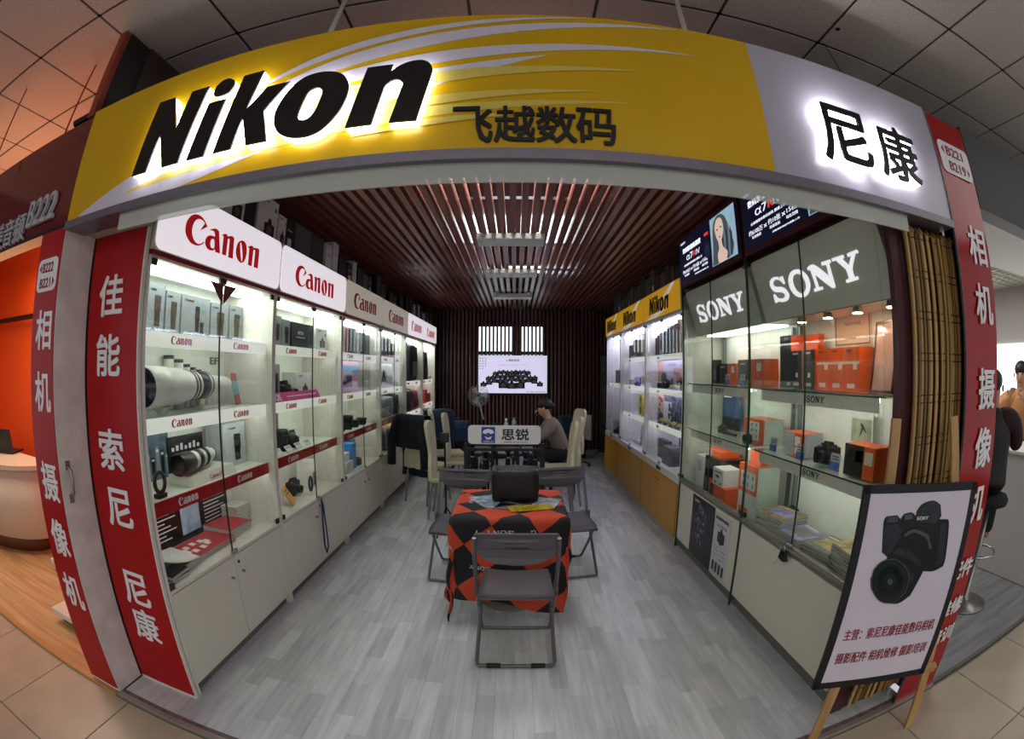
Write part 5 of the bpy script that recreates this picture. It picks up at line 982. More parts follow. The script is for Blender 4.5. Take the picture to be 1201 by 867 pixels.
# magazine piles on its floor
def art_mag(m):
    def f(c_, w, l, th):
        g = G().box(-w * .35, w * .4, -l * .30, l * .25, th, th + .0006); g.obj('cover_photo', m, c_); G().box(-w * .45, w * .2, l * .34, l * .42, th, th + .0006).obj('cover_title', mCream, c_)
    return f
covs = (M('mag_gold', '9a8448', .3, noise=.6, scale=25), M('mag_violet', '8d86b8', .3, noise=.5, scale=14), M('mag_grey', '6e706e', .3, noise=.4, scale=16), M('mag_ochre', 'b39a62', .3, noise=.6, scale=20))
for q, (Y, d, n, rot, lab) in enumerate(((2.60, .20, 9, .10, 'pile with gold cover beside the glass divider'), (2.32, .20, 6, -.05, 'low pile with violet cover behind the hanging keys'), (2.02, .19, 7, .08, 'pile with plain grey cover'), (1.76, .20, 11, -.12, 'tallest pile with ochre cover behind the easel'))):
    for k in range(n):
        magazine('R', Y, d, S0 + .001 + .016 * k, .29 if q == 0 else .25, .22, 'magazine, ' + ofpile(k, n) + ', in the ' + lab, covs[q] if k == n - 1 else M('mag_dark_back', '4a4c4a', .3), rot + r5.uniform(-.06, .06), 'magazines in the ' + lab, .016, art_mag(covs[(q + 1) % 4]) if k == n - 1 else None)
soft_bag(at('R', 2.70, .35, S0 + .003), ROT['R'], .10, .06, .13, 'small black pouch behind the gold cover magazine pile', mDark, bag_parts(mInk))
t = thing('key_bunch', 'bunch of black keys hanging from the glass cabinet lock', 'keys', at('R', 2.17, -.030, .668), ROT['R'])
G().tube([(.018 * math.cos(q), -.003, -.018 + .018 * math.sin(q)) for q in [2 * PI * i / 12 for i in range(12)]], .0025, 6, closed=True).obj('key_ring', mChrome, t)
for k in range(5): G().rbox(-.012, .012, -.006, .006, -.09, -.03, .003).xf(Matrix.Rotation(-.5 + .22 * k, 4, 'Y')).obj('key', mBlack, t)
G().cone((-.02, 0, -.06), (-.07, -.01, -.13), .002, .002, 6).obj('cable_tie', mSilver, t)
# ---- cartons stored on top of the cabinets
TL = 2.427
rows = [(1.62, .18, .30, mCard, 1), (1.83, .20, .30, mCard, 1), (2.05, .20, .26, mCard, 1), (2.27, .22, .30, mCard, 1), (2.455, .12, .30, mCardB, 0), (2.68, .28, .28, mCard, 1), (2.90, .12, .22, mCard, 1), (3.03, .12, .24, mCardB, 2), (3.27, .30, .24, M('carton_slate', '4b5054', .45), 0), (3.56, .24, .24, M('carton_grey_dark', '3a3d40', .5), 0)]
y = 3.74
while y < 9.0:
    w_ = r5.choice((.12, .14, .18, .22)); rows.append((y + w_ / 2, w_ - .01, r5.uniform(.16, .30), r5.choice((mCardB, mCardB, mCardB, M('carton_slate', '4b5054', .45), mBrown, mCard)), 2 if w_ < .16 else 0)); y += w_ + (.02 if r5.random() < .8 else .18)
for k, (y, w_, h, m, pr) in enumerate(rows):
    p = ()
    if pr == 1: p = (('cam', .12, .10, .5, .42), ('text', -.2, .88, .4, .05, 'Canon', mInk), ('rect', .30, .74, .12, .1, mGreen))
    if pr == 2: p = (('rect', -.25, .12, .5, .26, mCard), ('rect', -.35, .6, .7, .05, mSilver))
    if k < 10: lab = ('white camera carton with camera picture', 'black carton', 'black carton with white sticker', 'dark carton')[pr if m is not mCardB or pr else 1 if m is mCardB else 3] if (m is mCard or m is mCardB) else 'dark grey plastic-wrapped carton'; lab += ', ' + words_[k] + ' in from the entrance atop the lit-sign cabinets'; gr = None
    else: gr = {mCardB: 'black', mBrown: 'brown', mCard: 'white'}.get(m, 'slate') + (' stickered' if pr else ' plain') + ' cartons atop the farther red-lettered signs'; lab = gr.split(' cartons')[0] + ' carton, ' + words_[k] + ' in from the entrance atop the red-lettered signs'
    carton('L', y, .16, TL, w_, .22, h, lab, m, None, p, group=gr)
y = 4.25; kk = 0
while y < 7.7:
    kk += 1
    w_ = r5.choice((.12, .16, .2, .26)); m = r5.choice((mCardB, mCardB, M('carton_slate', '4b5054', .45), mBrown, mGold)); h = r5.uniform(.15, .34)
    gr = {mCardB: 'black', mBrown: 'brown', mGold: 'amber'}.get(m, 'slate') + ' cartons atop the yellow signs'
    carton('R', y + w_ / 2, .18, 2.447, w_ - .01, .2, h, gr.split(' cartons')[0] + ' carton atop the yellow signs, ' + words_[kk - 1] + ' from the advert screens', m, None, (('rect', -.2, .2, .4, .2, mCream),) if r5.random() < .3 else (), group=gr); y += w_ + .015
# ------------------------------------------------------------------ bamboo blinds and easel
mBam = [woodlike('bamboo_%d' % i, a, b_, .45, 'Z', .18, 4) for i, (a, b_) in enumerate((('94733d', 'bb965a'), ('a88449', 'd0aa6c'), ('6f5227', '967540')))]
mCordB = M('blind_cord', '3a2c1a', .8)
for q, (x0, x1, yb, n, lab) in enumerate(((1.537, 1.775, 1.378, 14, 'bamboo slat blind hanging next to the maroon end panel'), (1.785, 1.945, 1.380, 9, 'narrow bamboo slat blind hanging next to the red side banner'))):
    t = thing('bamboo_blind', lab, 'blind', ((x0 + x1) / 2, yb, 0)); W = x1 - x0; rr = random.Random(q)
    for k in range(n):
        w_ = W / n; x = -W / 2 + w_ * (k + .5); fold = .012 * math.sin(k * 1.9) - (.012 if k in (0, n // 2) else 0)
        G().rbox(x - w_ * .46, x + w_ * .46, fold - .007, fold + .007, .06, 2.175, .004, 1).obj('bamboo_slat', mBam[rr.randrange(3)], t)
        G().tube([(x, fold - .012, 2.165), (x, fold - .004, 2.185), (x, fold + .012, 2.17)], w_ * .40, 6).obj('rolled_top', mBam[rr.randrange(3)], t)
    for k in range(13):
        z = .16 + .165 * k
        for dz in (0, .03): G().tube([(-W / 2 + W / n * (i + .5), .012 * math.sin(i * 1.9) - (.012 if i in (0, n // 2) else 0) - .008, z + dz) for i in range(n)], .0022, 5).obj('stitch_cord', mCordB, t)
ez = thing('easel', 'light wooden easel holding the camera poster at the shop entrance', 'easel', (1.52, 1.25, 0))
mPine = woodlike('pine_wood', 'a57c4a', 'caa26b', .5, 'Z', .05, 3)
def bar(g, a, b_, w_, th):
    a = Vector(a); b_ = Vector(b_); d = (b_ - a).normalized(); s_ = Vector((.94, -.34, 0)); s_ = (s_ - d * s_.dot(d)).normalized(); n_ = d.cross(s_)
    vs_ = [p + s_ * (sx * w_ / 2) + n_ * (sy * th / 2) for p in (a, b_) for sx, sy in ((-1, -1), (1, -1), (1, 1), (-1, 1))]
    return g.add(vs_, [(0, 3, 2, 1), (4, 5, 6, 7), (0, 1, 5, 4), (1, 2, 6, 5), (2, 3, 7, 6), (3, 0, 4, 7)])
O = Vector((1.52, 1.25, 0))
FL, FR = Vector((1.27, 1.255, -.02)) - O, Vector((1.80, 1.085, -.02)) - O; TLp, TRp = Vector((1.400, 1.345, 1.43)) - O, Vector((1.700, 1.255, 1.43)) - O
bar(G(), FL, TLp, .042, .020).obj('front_leg', mPine, ez); bar(G(), FR, TRp, .042, .020).obj('front_leg', mPine, ez)
mid = (FL + FR) / 2 + Vector((.10, .30, 0)); 
zc_ = lambda a, b_, z: a + (b_ - a) * ((z - a.z) / (b_.z - a.z))
bar(G(), zc_(FL, TLp, .395) + Vector((-.02, -.02, 0)), zc_(FR, TRp, .345) + Vector((.02, -.035, 0)), .035, .03).obj('shelf_bar', mPine, ez)
bar(G(), zc_(FL, TLp, 1.08), zc_(FR, TRp, 1.08), .03, .018).obj('top_bar', mPine, ez)
# poster board
pb = thing('poster_board', 'black-framed white camera poster standing on the wooden easel', 'poster', (0, 0, 0))
BL, BR, TL_, TR_ = Vector((1.150, 1.215, .425)), Vector((1.690, 1.045, .372)), Vector((1.128, 1.262, 1.212)), Vector((1.668, 1.092, 1.212))
ux = ((BR - BL) + (TR_ - TL_)).normalized(); uz = ((TL_ - BL) + (TR_ - BR)); uz = (uz - ux * uz.dot(ux)).normalized(); uy = uz.cross(ux)
Wb = ((BR - BL).length + (TR_ - TL_).length) / 2; Hb = ((TL_ - BL).length + (TR_ - BR).length) / 2
cen = (BL + BR + TL_ + TR_) / 4; org = cen - ux * Wb / 2 - uz * Hb / 2
pb.matrix_world = Matrix(((ux.x, uy.x, uz.x, org.x), (ux.y, uy.y, uz.y, org.y), (ux.z, uy.z, uz.z, org.z), (0, 0, 0, 1)))
fr = .030
G().box(0, Wb, .003, .016, 0, Hb).obj('backing', M('board_black', '0d0d10', .5), pb)
for a in ((0, fr, 0, Hb), (Wb - fr, Wb, 0, Hb)): G().box(a[0], a[1], -.002, .004, a[2], a[3]).obj('frame_side', M('board_black', '0d0d10', .5), pb)
for a in (0, Hb - fr): G().box(0, Wb, -.002, .004, a, a + fr).obj('frame_rail', M('board_black', '0d0d10', .5), pb)
ps = G().box(fr, Wb - fr, 0, .003, fr, Hb - fr).obj('sheet', M('poster_lilac_white', 'd6cedb', .4, noise=.03, scale=4), pb)
mTx = M('poster_text_red', '8e1a26', .5)
put(ps, 'poster_text', '主营：索尼尼康佳能数码相机', Wb * .505, .222, .048, -.0015, mTx, .001, .006, wd=Wb * .80)
put(ps, 'poster_text', '摄影配件 相机维修 摄影培训', Wb * .50, .118, .048, -.0015, mTx, .001, .006, wd=Wb * .80)
# camera picture on the poster, lens towards the lower left corner
mC1 = M('poster_camera_black', '0c0e12', .35, noise=.4, scale=40); mC2 = M('poster_camera_grey', '252a30', .3, noise=.4, scale=30); mC3 = M('poster_lens_glass', '10211f', .12, noise=.6, scale=30); mC4 = M('poster_camera_light', '4b5158', .3, noise=.3, scale=30)
def pic(pts, y, mat, nm, smooth=True):
    V_, F_ = shape([pts], smooth); return G().flat((V_, F_), 0, 0, y, .0005).obj(nm, mat, ps)
pic([(.108, .68), (.117, .705), (.166, .707), (.184, .692), (.196, .71), (.232, .715), (.256, .70), (.259, .723), (.282, .745), (.334, .754), (.375, .737), (.391, .694), (.382, .683), (.428, .68), (.443, .658), (.465, .533), (.464, .495), (.406, .479), (.31, .495), (.288, .464), (.156, .555), (.128, .573)], -.001, mC1, 'camera_body')
pic([(.261, .70), (.27, .73), (.297, .746), (.34, .751), (.371, .734), (.382, .694), (.368, .668), (.277, .679)], -.0016, mC2, 'camera_hump')
pic([(.11, .67), (.173, .677), (.201, .648), (.198, .585), (.166, .555), (.132, .573)], -.0016, mC2, 'camera_grip')
pic([(.395, .665), (.426, .662), (.450, .542), (.448, .508), (.420, .498)], -.0016, mC2, 'camera_flank')
for q in ([(.118, .702), (.165, .704), (.172, .684), (.124, .682)], [(.198, .707), (.235, .711), (.243, .692), (.207, .688)]): pic(q, -.0022, mC4, 'camera_dial', False)
for k in range(4): pic([(.121 + .011 * k, .701), (.125 + .011 * k, .701), (.130 + .011 * k, .686), (.127 + .011 * k, .686)], -.0028, mC1, 'dial_notch', False)
pic([(.203, .64), (.26, .661), (.356, .632), (.39, .572), (.364, .499), (.324, .391), (.27, .362), (.192, .378), (.126, .426), (.104, .477), (.143, .532), (.172, .57)], -.0024, mC1, 'camera_lens_barrel')
pic([(.215, .635), (.262, .652), (.340, .628), (.372, .575), (.362, .57), (.33, .615), (.262, .64), (.222, .625)], -.0030, mC4, 'lens_mount_ring')
pic([(.197, .588), (.255, .572), (.305, .546), (.338, .523), (.331, .504), (.285, .53), (.228, .551), (.179, .567)], -.0030, mC2, 'zoom_ring')
pic([(.17, .542), (.22, .53), (.261, .513), (.319, .469), (.311, .448), (.27, .475), (.225, .494), (.15, .52)], -.0030, mC2, 'focus_ring')
fr_ = [(.11, .46), (.107, .51), (.137, .54), (.195, .545), (.255, .513), (.294, .46), (.292, .403), (.254, .367), (.194, .372), (.142, .408)]
def scl(p, f): cx = sum(q[0] for q in p) / len(p); cz = sum(q[1] for q in p) / len(p); return [(cx + (q[0] - cx) * f, cz + (q[1] - cz) * f) for q in p]
for f_, m_, y_ in ((1., mC4, -.0036), (.96, mC1, -.0042), (.84, mC2, -.0048), (.80, mC1, -.0054), (.66, mC3, -.0060), (.36, mC1, -.0066), (.14, mC4, -.0072)): pic(scl(fr_, f_), y_, m_, 'camera_lens_front')
put(ps, 'poster_text', 'SONY', .292, .685, .013, -.0024, mWhiteLet, .001, wd=.058)

# ------------------------------------------------------------------ round-the-table group
mGreyP = M('chair_grey_plastic', '5a565c', .45, noise=.04); mGreyT = M('chair_tube_grey', '6c6a6e', .35, .5)
def folding_chair(loc, rotz, label):
    t = thing('folding_chair', label, 'chair', loc, rotz, 'grey folding chairs at the draped table')
    prof = [(-.21, .80), (-.20, .815), (.20, .815), (.21, .80), (.205, .73), (.17, .685), (.10, .658), (0, .65), (-.10, .658), (-.17, .685), (-.205, .73)]
    h1 = [(-.055, .772), (.055, .772), (.055, .779), (-.055, .779)]; h2 = [(-.055, .748), (.055, .748), (.055, .755), (-.055, .755)]
    V_, F_ = shape([prof, h1, h2], False)
    V_ = [(x, y * .022 - .20 + .028 * (1 - (x / .21) ** 2) * -1 - .10 * (z - .65), z) for x, y, z in V_]
    G().add(V_, F_).obj('backrest', mGreyP, t)
    bm = bmesh.new(); bmesh.ops.create_grid(bm, x_segments=10, y_segments=10, size=.5)
    g = G(); vs_ = []
    for zz in (0, -.022):
        for v in bm.verts:
            x, y = v.co.x, v.co.y; w_ = .40 - .03 * (y + .5); vs_.append((x * w_, .035 + y * .43, .445 + zz - .012 * math.cos(PI * x) * (zz == 0) - (.02 * max(0, y - .35) / .15)))
    n0 = len(bm.verts); bm.verts.index_update(); fs_ = [[v.index for v in f.verts] for f in bm.faces]
    ed = [e for e in bm.edges if len(e.link_faces) == 1]; sides = [(e.verts[0].index, e.verts[1].index, e.verts[1].index + n0, e.verts[0].index + n0) for e in ed]; bm.free()
    g.add(vs_, fs_ + [[i + n0 for i in f[::-1]] for f in fs_] + sides, 0, True).obj('seat', mGreyP, t)
    for sx in (-1, 1):
        G().tube([(sx * .205, -.245, .80), (sx * .208, -.20, .68), (sx * .208, -.10, .45), (sx * .21, .21, .03), (sx * .205, .222, .014)], .011, 8).obj('front_leg', mGreyT, t)
        G().tube([(sx * .19, .17, .42), (sx * .20, .0, .24), (sx * .21, -.205, .03), (sx * .20, -.222, .014)], .011, 8).obj('rear_leg', mGreyT, t)
        G().rbox(sx * .21 - .010, sx * .21 + .010, -.13, -.05, .42, .48, .005).obj('hinge', mGreyP, t)
    G().tube([(-.205, .222, .014), (.205, .222, .014)], .011, 8).obj('front_foot_bar', mGreyT, t)
    G().tube([(-.20, -.222, .014), (.20, -.222, .014)], .011, 8).obj('rear_foot_bar', mGreyT, t)
    for a in (-.12, .12): G().rbox(a - .04, a + .04, -.235, -.209, .003, .027, .006).obj('foot_pad', mBlack, t)
    return t
c1 = folding_chair((.010, 2.47, 0), 0, 'grey folding chair facing the orange draped table with its back to the entrance')
dup(c1, (.40, 3.69, 0), PI + .16, 'grey folding chair at the far side of the draped table towards the ochre cabinets')
dup(c1, (-.42, 3.60, 0), PI - .10, 'grey folding chair at the far side of the draped table towards the white cabinets')
tb = thing('small_table', 'small round-cornered table hidden under the orange and black cloth', 'table', (-.03, 3.14, 0))
G().rbox(-.32, .32, -.33, .33, .70, .725, .01).obj('table_top', mWhite, tb); G().cone((0, 0, .03), (0, 0, .70), .03, .03, 14).obj('column', mMetal, tb); G().lathe([(.0, 0), (.20, 0), (.20, .012), (.04, .03), (0, .03)], (0, 0, 0), (0, 0, 1), 24).obj('foot', M('foot_concrete', '7d7a72', .6), tb)
def cloth_pt(u, v):
    """cloth coordinates (metres from the table centre, cloth turned a little) -> surface point"""
    hx, hy, zt = .335, .345, .732
    cx = max(-hx, min(hx, u)); cy = max(-hy, min(hy, v)); ox, oy = u - cx, v - cy; over = math.hypot(ox, oy)
    a = math.atan2(v, u); 
    if over < 1e-6: return Vector((u, v, zt))
    r = .03; dirv = Vector((ox, oy, 0)) / over
    wav = math.sin((u - v) * 11 + 1.3) * .5 + math.sin((u + v) * 14) * .5
    drop = max(0, over - r); k = min(1, over / r)
    out = r * math.sin(k * PI / 2) + (.035 * drop + .030 * wav * min(1, drop * 4))
    return Vector((cx, cy, 0)) + dirv * out + Vector((0, 0, zt - r * (1 - math.cos(k * PI / 2)) - drop))
ROTC = -.16; S_ = .72
def cl(u, v): # rotate the square cloth about the table centre and shift it
    uu = u * math.cos(ROTC) - v * math.sin(ROTC) - .13; vv = u * math.sin(ROTC) + v * math.cos(ROTC) - .18
    p = cloth_pt(uu, vv); p.z = max(p.z, .006); return p
mc = bpy.data.materials.new('orange_black_cloth'); mc.use_nodes = True; nt = mc.node_tree; bs = nt.nodes['Principled BSDF']; bs.inputs['Roughness'].default_value = .75
ua = nt.nodes.new('ShaderNodeAttribute'); ua.attribute_name = 'cloth_uv'; mp = nt.nodes.new('ShaderNodeMapping'); mp.inputs['Rotation'].default_value = (0, 0, .785 - ROTC * 0); mp.inputs['Location'].default_value = (.02, .31, 0)
ck = nt.nodes.new('ShaderNodeTexChecker'); ck.inputs['Scale'].default_value = 1 / .205; ck.inputs['Color1'].default_value = (*lin('c4411c'), 1); ck.inputs['Color2'].default_value = (*lin('131014'), 1)
nt.links.new(ua.outputs['Vector'], mp.inputs['Vector']); nt.links.new(mp.outputs[0], ck.inputs['Vector']); nt.links.new(ck.outputs['Color'], bs.inputs['Base Color'])
tc_ = thing('tablecloth', 'orange and black chequered cloth with white lettering draped over the small table', 'tablecloth', (-.03, 3.14, 0))
n = 72; vs_ = []; uv = []
for i in range(n + 1):
    for j in range(n + 1):
        u = -S_ + 2 * S_ * i / n; v = -S_ + 2 * S_ * j / n; vs_.append(cl(u, v)); uv.append((u, v, 0))
fs_ = [(i * (n + 1) + j, (i + 1) * (n + 1) + j, (i + 1) * (n + 1) + j + 1, i * (n + 1) + j + 1) for i in range(n) for j in range(n)]
co = G().add(vs_, fs_, 0, True).obj('cloth', mc, tc_); at_ = co.data.attributes.new('cloth_uv', 'FLOAT_VECTOR', 'POINT'); at_.data.foreach_set('vector', [c_ for q in uv for c_ in q])
gs = GL['SONY']
def cloth_print(u0, v0, ang, wd_, body='SONY', nm='cloth_lettering'):
    gg = GL[body] if body in GL else text(body); s_ = wd_ / gg[2]; vs_ = []
    for x, y, z in gg[0]:
        if False: pass
        a = (x - gg[2] / 2) * s_; b_ = (z - .5) * s_ * (1.15 if body == 'SONY' else 1)
        u = u0 + a * math.cos(ang) - b_ * math.sin(ang); v = v0 + a * math.sin(ang) + b_ * math.cos(ang)
        p = cl(u, v); e = .004; nrm = (cl(u + e, v) - cl(u - e, v)).cross(cl(u, v + e) - cl(u, v - e)).normalized(); vs_.append(p + nrm * .003)
    f_ = [f for f in gg[1] if all(gg[0][i][1] < 0 for i in f)] or gg[1]
    return G().add(vs_, f_).obj(nm, M('cloth_white_print', 'c9c4c0', .7), tc_)
# positions given on the table frame, then carried back to cloth coordinates
def inv(x, y): 
    x += .13; y += .18; return (x * math.cos(-ROTC) - y * math.sin(-ROTC), x * math.sin(-ROTC) + y * math.cos(-ROTC))
for (x, y, a, wd_, bd) in ((-.06, -.435, PI, .17, 'SONY'), (-.18, -.66, PI, .13, 'SONY'), (.12, -.60, PI - .2, .13, 'α'), (-.42, -.52, PI - .8, .15, 'SONY'), (.14, -.43, PI, .05, 'α'), (-.20, -.45, PI + .2, .06, '7'), (-.26, .02, 1.57, .13, 'SONY'), (.40, .0, 1.6, .12, 'SONY'), (.43, -.16, 1.6, .10, 'SONY')):
    u, v = inv(x, y); cloth_print(u, v, a - ROTC, wd_ if bd == 'SONY' else wd_ * .6, bd)
soft_bag((.0, 3.22, .742), .03, .31, .22, .21, 'black camera case on the chequered tablecloth', M('case_black', '0c0c0f', .5, bump=.2, scale=90), lambda t, w, d, h: (G().tube([(-w * .46, -d * .2, h * .62), (0, -d * .52, h * .62), (w * .46, -d * .2, h * .62)], .004, 6).obj('zip', mDarkMetal, t), G().rbox(-w * .2, w * .2, -d * .05, d * .05, h * .95, h * 1.03, .01).obj('handle', mInk, t)), .16, 'case', 'camera_case')
for x, y, w_, l_, r_, m, lab in ((-.15, 3.15, .22, .30, .5, M('brochure_gloss', '9fb0bc', .05, noise=.6, scale=18), 'glossy pale brochure lying beside the black camera case'), (.10, 2.98, .28, .12, .25, M('brochure_yellow', 'b8a21e', .2, noise=.4, scale=30), 'yellow and black brochure in front of the black camera case'), (-.02, 3.02, .20, .15, -.3, M('brochure_grey', '7d7f78', .2, noise=.4, scale=24), 'grey product brochure in front of the black camera case'), (.21, 3.12, .16, .22, -.3, M('brochure_white', 'aeb4be', .05, noise=.6, scale=18), 'glossy white brochure lying on the ochre cabinet side of the camera case')):
    t = thing('brochure', lab, 'brochure', (x, y, .7345 + (.003 if m.name == 'brochure_yellow' else 0)), r_); G().box(-w_ / 2, w_ / 2, -l_ / 2, l_ / 2, 0, .003).obj('sheet', m, t)
    for k in range(4): G().box(-w_ * .4, w_ * .2, l_ * (-.3 + .16 * k), l_ * (-.27 + .16 * k), .003, .0036).obj('print_line', mInk, t)

# ------------------------------------------------------------------ tripod display
rk = thing('tripod_rack', 'black tripod display rack topped by a white sign board', 'rack', (-.10, 4.62, 0))
for x in (-.36, .36):
    for y in (-.15, .15): G().box(x - .015, x + .015, y - .015, y + .015, 0, .93).obj('post', mBlack, rk)
for z in (.10, .86): G().box(-.36, .36, -.15, .15, z, z + .02).obj('tier', mBlack, rk) if z < .5 else [G().box(-.36, .36, s_ * .15 - .012, s_ * .15 + .012, z, z + .025).obj('rail', mBlack, rk) for s_ in (-1, 1)]
sg = G().poly(rounded(-.335, .335, .925, 1.10, .035), -.165, .012).obj('sign_board', M('board_white', 'd4d2d2', .4), rk)
lb = G().box(-.21, -.085, -.168, -.165, .937, 1.085).obj('logo_square', M('logo_blue', '2a3f94', .4), sg)
V_, F_ = shape([[(-.20, 1.03), (-.19, 1.055), (-.148, 1.068), (-.105, 1.055), (-.095, 1.03), (-.125, 1.02), (-.148, 1.035), (-.17, 1.02)]]); G().flat((V_, F_), 0, 0, -.169, .001).obj('logo_emblem', mWhiteLet, sg)
V_, F_ = shape([[(-.18, 1.0), (-.148, .985), (-.115, 1.0), (-.125, .975), (-.148, .968), (-.17, .975)]]); G().flat((V_, F_), 0, 0, -.169, .001).obj('logo_emblem', mWhiteLet, sg)
put(sg, 'logo_text', 'SIRUI', -.148, .942, .018, -.169, mWhiteLet, .001, wd=.09)
put(sg, 'brand_characters', '思锐', .10, .965, .105, -.167, mBlackLet, .0015, .015, wd=.25); put(sg, 'web_address', 'www.sirui.com', .10, .94, .014, -.167, mBlackLet, .001, wd=.22)
def tripod(x, y, h, label):
    t = thing('tripod', label, 'tripod', (x, y, .121), random.random(), 'folded tripods on the rack')
    for k in range(3):
        a = 2 * PI * k / 3; c_, s_ = math.cos(a), math.sin(a); l_ = G().cone((.040 * c_, .040 * s_, .0), (.026 * c_, .026 * s_, h * .78), .011, .014, 8).obj('leg', mBlack, t)
        for f in (.3, .55): G().cone((.037 * c_, .037 * s_, h * f), (.036 * c_, .036 * s_, h * f + .04), .018, .018, 8).obj('leg_lock', mDarkMetal, l_)
    G().cone((0, 0, h * .74), (0, 0, h * .88), .028, .024, 10).obj('spider', mBlack, t); G().ball((0, 0, h * .93), .026, 10).obj('ball_head', mDarkMetal, t); G().rbox(-.03, .03, -.03, .03, h * .96, h, .006).obj('plate', mBlack, t)
    G().tube([(0, 0, h * .92), (.03, -.025, h * .90), (.05, -.03, h * .84)], .008, 6).obj('pan_handle', mBlack, t)
for k, (x, y, h) in enumerate(((-.41, 4.60, .74), (-.29, 4.68, .70), (-.20, 4.55, .92), (-.07, 4.68, .72), (.01, 4.55, .86), (.10, 4.68, .70), (.19, 4.56, .73))): tripod(x, y, h, 'tall folded black tripod poking above the rack edge over the sign' if h > .8 else 'folded black tripod standing on the display rack')
fd = thing('flash_stand', 'black light stand with a tilted head beside the white sign board', 'stand', (-.66, 4.50, 0))
G().cone((0, 0, .02), (0, 0, .95), .010, .010, 8).obj('pole', mBlack, fd)
for k in range(3): a = 2.1 * k; G().tube([(0, 0, .30), (.16 * math.cos(a), .16 * math.sin(a), .01)], .008, 6).obj('leg', mBlack, fd)
G().rbox(-.04, .04, -.03, .03, .93, 1.02, .01).obj('head', mBlack, fd)

# ------------------------------------------------------------------ work table, high-backed chairs
wt = thing('work_table', 'dark work table behind the tripod rack', 'table', (-.13, 6.15, 0))
G().rbox(-.33, .33, -1.15, 1.15, .715, .745, .006).obj('table_top', M('table_dark', '2a2826', .35), wt)
for x in (-.28, .28):
    for y in (-1.08, 1.08): G().box(x - .02, x + .02, y - .02, y + .02, 0, .715).obj('leg', mBlack, wt)
mCr = M('chair_cream_leather', 'cdc6a6', .4, noise=.04)
def high_chair(loc, rotz, label, group='cream high-backed chairs'):
    t = thing('high_back_chair', label, 'chair', loc, rotz, group)
    G().rbox(-.20, .20, -.20, .22, .42, .47, .018).obj('seat', mCr, t)
    prof = [(-.20, .44), (.20, .44), (.195, .60), (.15, .74), (.19, .90), (.18, 1.02), (.10, 1.06), (-.10, 1.06), (-.18, 1.02), (-.19, .90), (-.15, .74), (-.195, .60)]
    V_, F_ = shape([prof]); V_ = [(x, y * .035 - .20 - .16 * (z - .44) + .05 * math.sin((z - .44) * 3), z) for x, y, z in V_]; b_ = G().add(V_, F_).obj('backrest', mCr, t)
    for sx in (-1, 1):
        G().tube([(sx * .17, .18, .42), (sx * .175, .20, .0)], .013, 8).obj('leg', mMetal, t); G().tube([(sx * .17, -.18, .42), (sx * .175, -.24, .0)], .013, 8).obj('leg', mMetal, t)
    return t
h1 = high_chair((.40, 5.22, 0), PI / 2, 'cream high-backed chair nearest the tripod rack on the ochre cabinet side')
dup(h1, (.52, 5.72, 0), PI / 2 + .12, 'cream high-backed chair between the seated person and the tripod rack, pushed out'); dup(h1, (.70, 6.85, 0), PI / 2 + .3, 'cream high-backed chair with pale cloth, behind the seated person')
dup(h1, (-.69, 5.16, 0), -PI / 2, 'cream high-backed chair next to the tripod rack on the white cabinet side'); dup(h1, (-.66, 6.15, 0), -PI / 2, 'cream high-backed chair midway along the work table on the white cabinet side')
hj = dup(h1, (-1.06, 5.80, 0), -.55, 'cream high-backed chair with a navy jacket over its back'); dup(h1, (-.95, 6.75, 0), -PI / 2 + .3, 'cream high-backed chair by the last white cabinets')
jk = thing('jacket', 'navy jacket draped over a cream high-backed chair', 'jacket', (-1.06, 5.80, 0), -.55)
vs_ = []; nu, nv = 14, 18
for i in range(nu + 1):
    for j in range(nv + 1):
        s_ = (j / nv - .36) * 1.25; x = (-.5 + i / nu) * (.46 + .10 * abs(s_)); wv = .018 * math.sin(i * 1.7 + j * .5)
        yc = -.20 - .16 * .62 + .05 * math.sin(.62 * 3)
        if abs(s_) < .05: p = (x, yc + s_, 1.085)
        elif s_ < 0: p = (x, yc - .055 + wv * .6 + .10 * (-s_ - .05) + .0, 1.085 + (s_ + .05))
        else: p = (x, yc + .055 + wv, 1.085 - (s_ - .05))
        vs_.append((p[0], p[1] - (.0 if s_ > 0 else .03), p[2]))
G().add(vs_, [(i * (nv + 1) + j, (i + 1) * (nv + 1) + j, (i + 1) * (nv + 1) + j + 1, i * (nv + 1) + j + 1) for i in range(nu) for j in range(nv)], 0, True).obj('fabric', M('navy_fabric', '10131f', .9, bump=.3, scale=80), jk)
for sx in (-1, 1): G().tube([(sx * .21, -.32, 1.02), (sx * .26, -.36, .80), (sx * .27, -.36, .48)], .05, 10).obj('sleeve', M('navy_fabric', '10131f', .9), jk)
wcl = thing('white_cloth', 'pale cloth hung on the back of a cream high-backed chair', 'cloth', (.70, 6.85, 0), PI / 2 + .3)
G().add([(x, -.335 - .02 * math.sin(x * 30), z) for z in (.98, .8, .62) for x in (-.14, -.05, .05, .14)], [(r_ * 4 + k, r_ * 4 + k + 1, r_ * 4 + k + 5, r_ * 4 + k + 4) for r_ in range(2) for k in range(3)], 0, True).obj('fabric', M('cloth_pale', 'b6b2ac', .8), wcl)
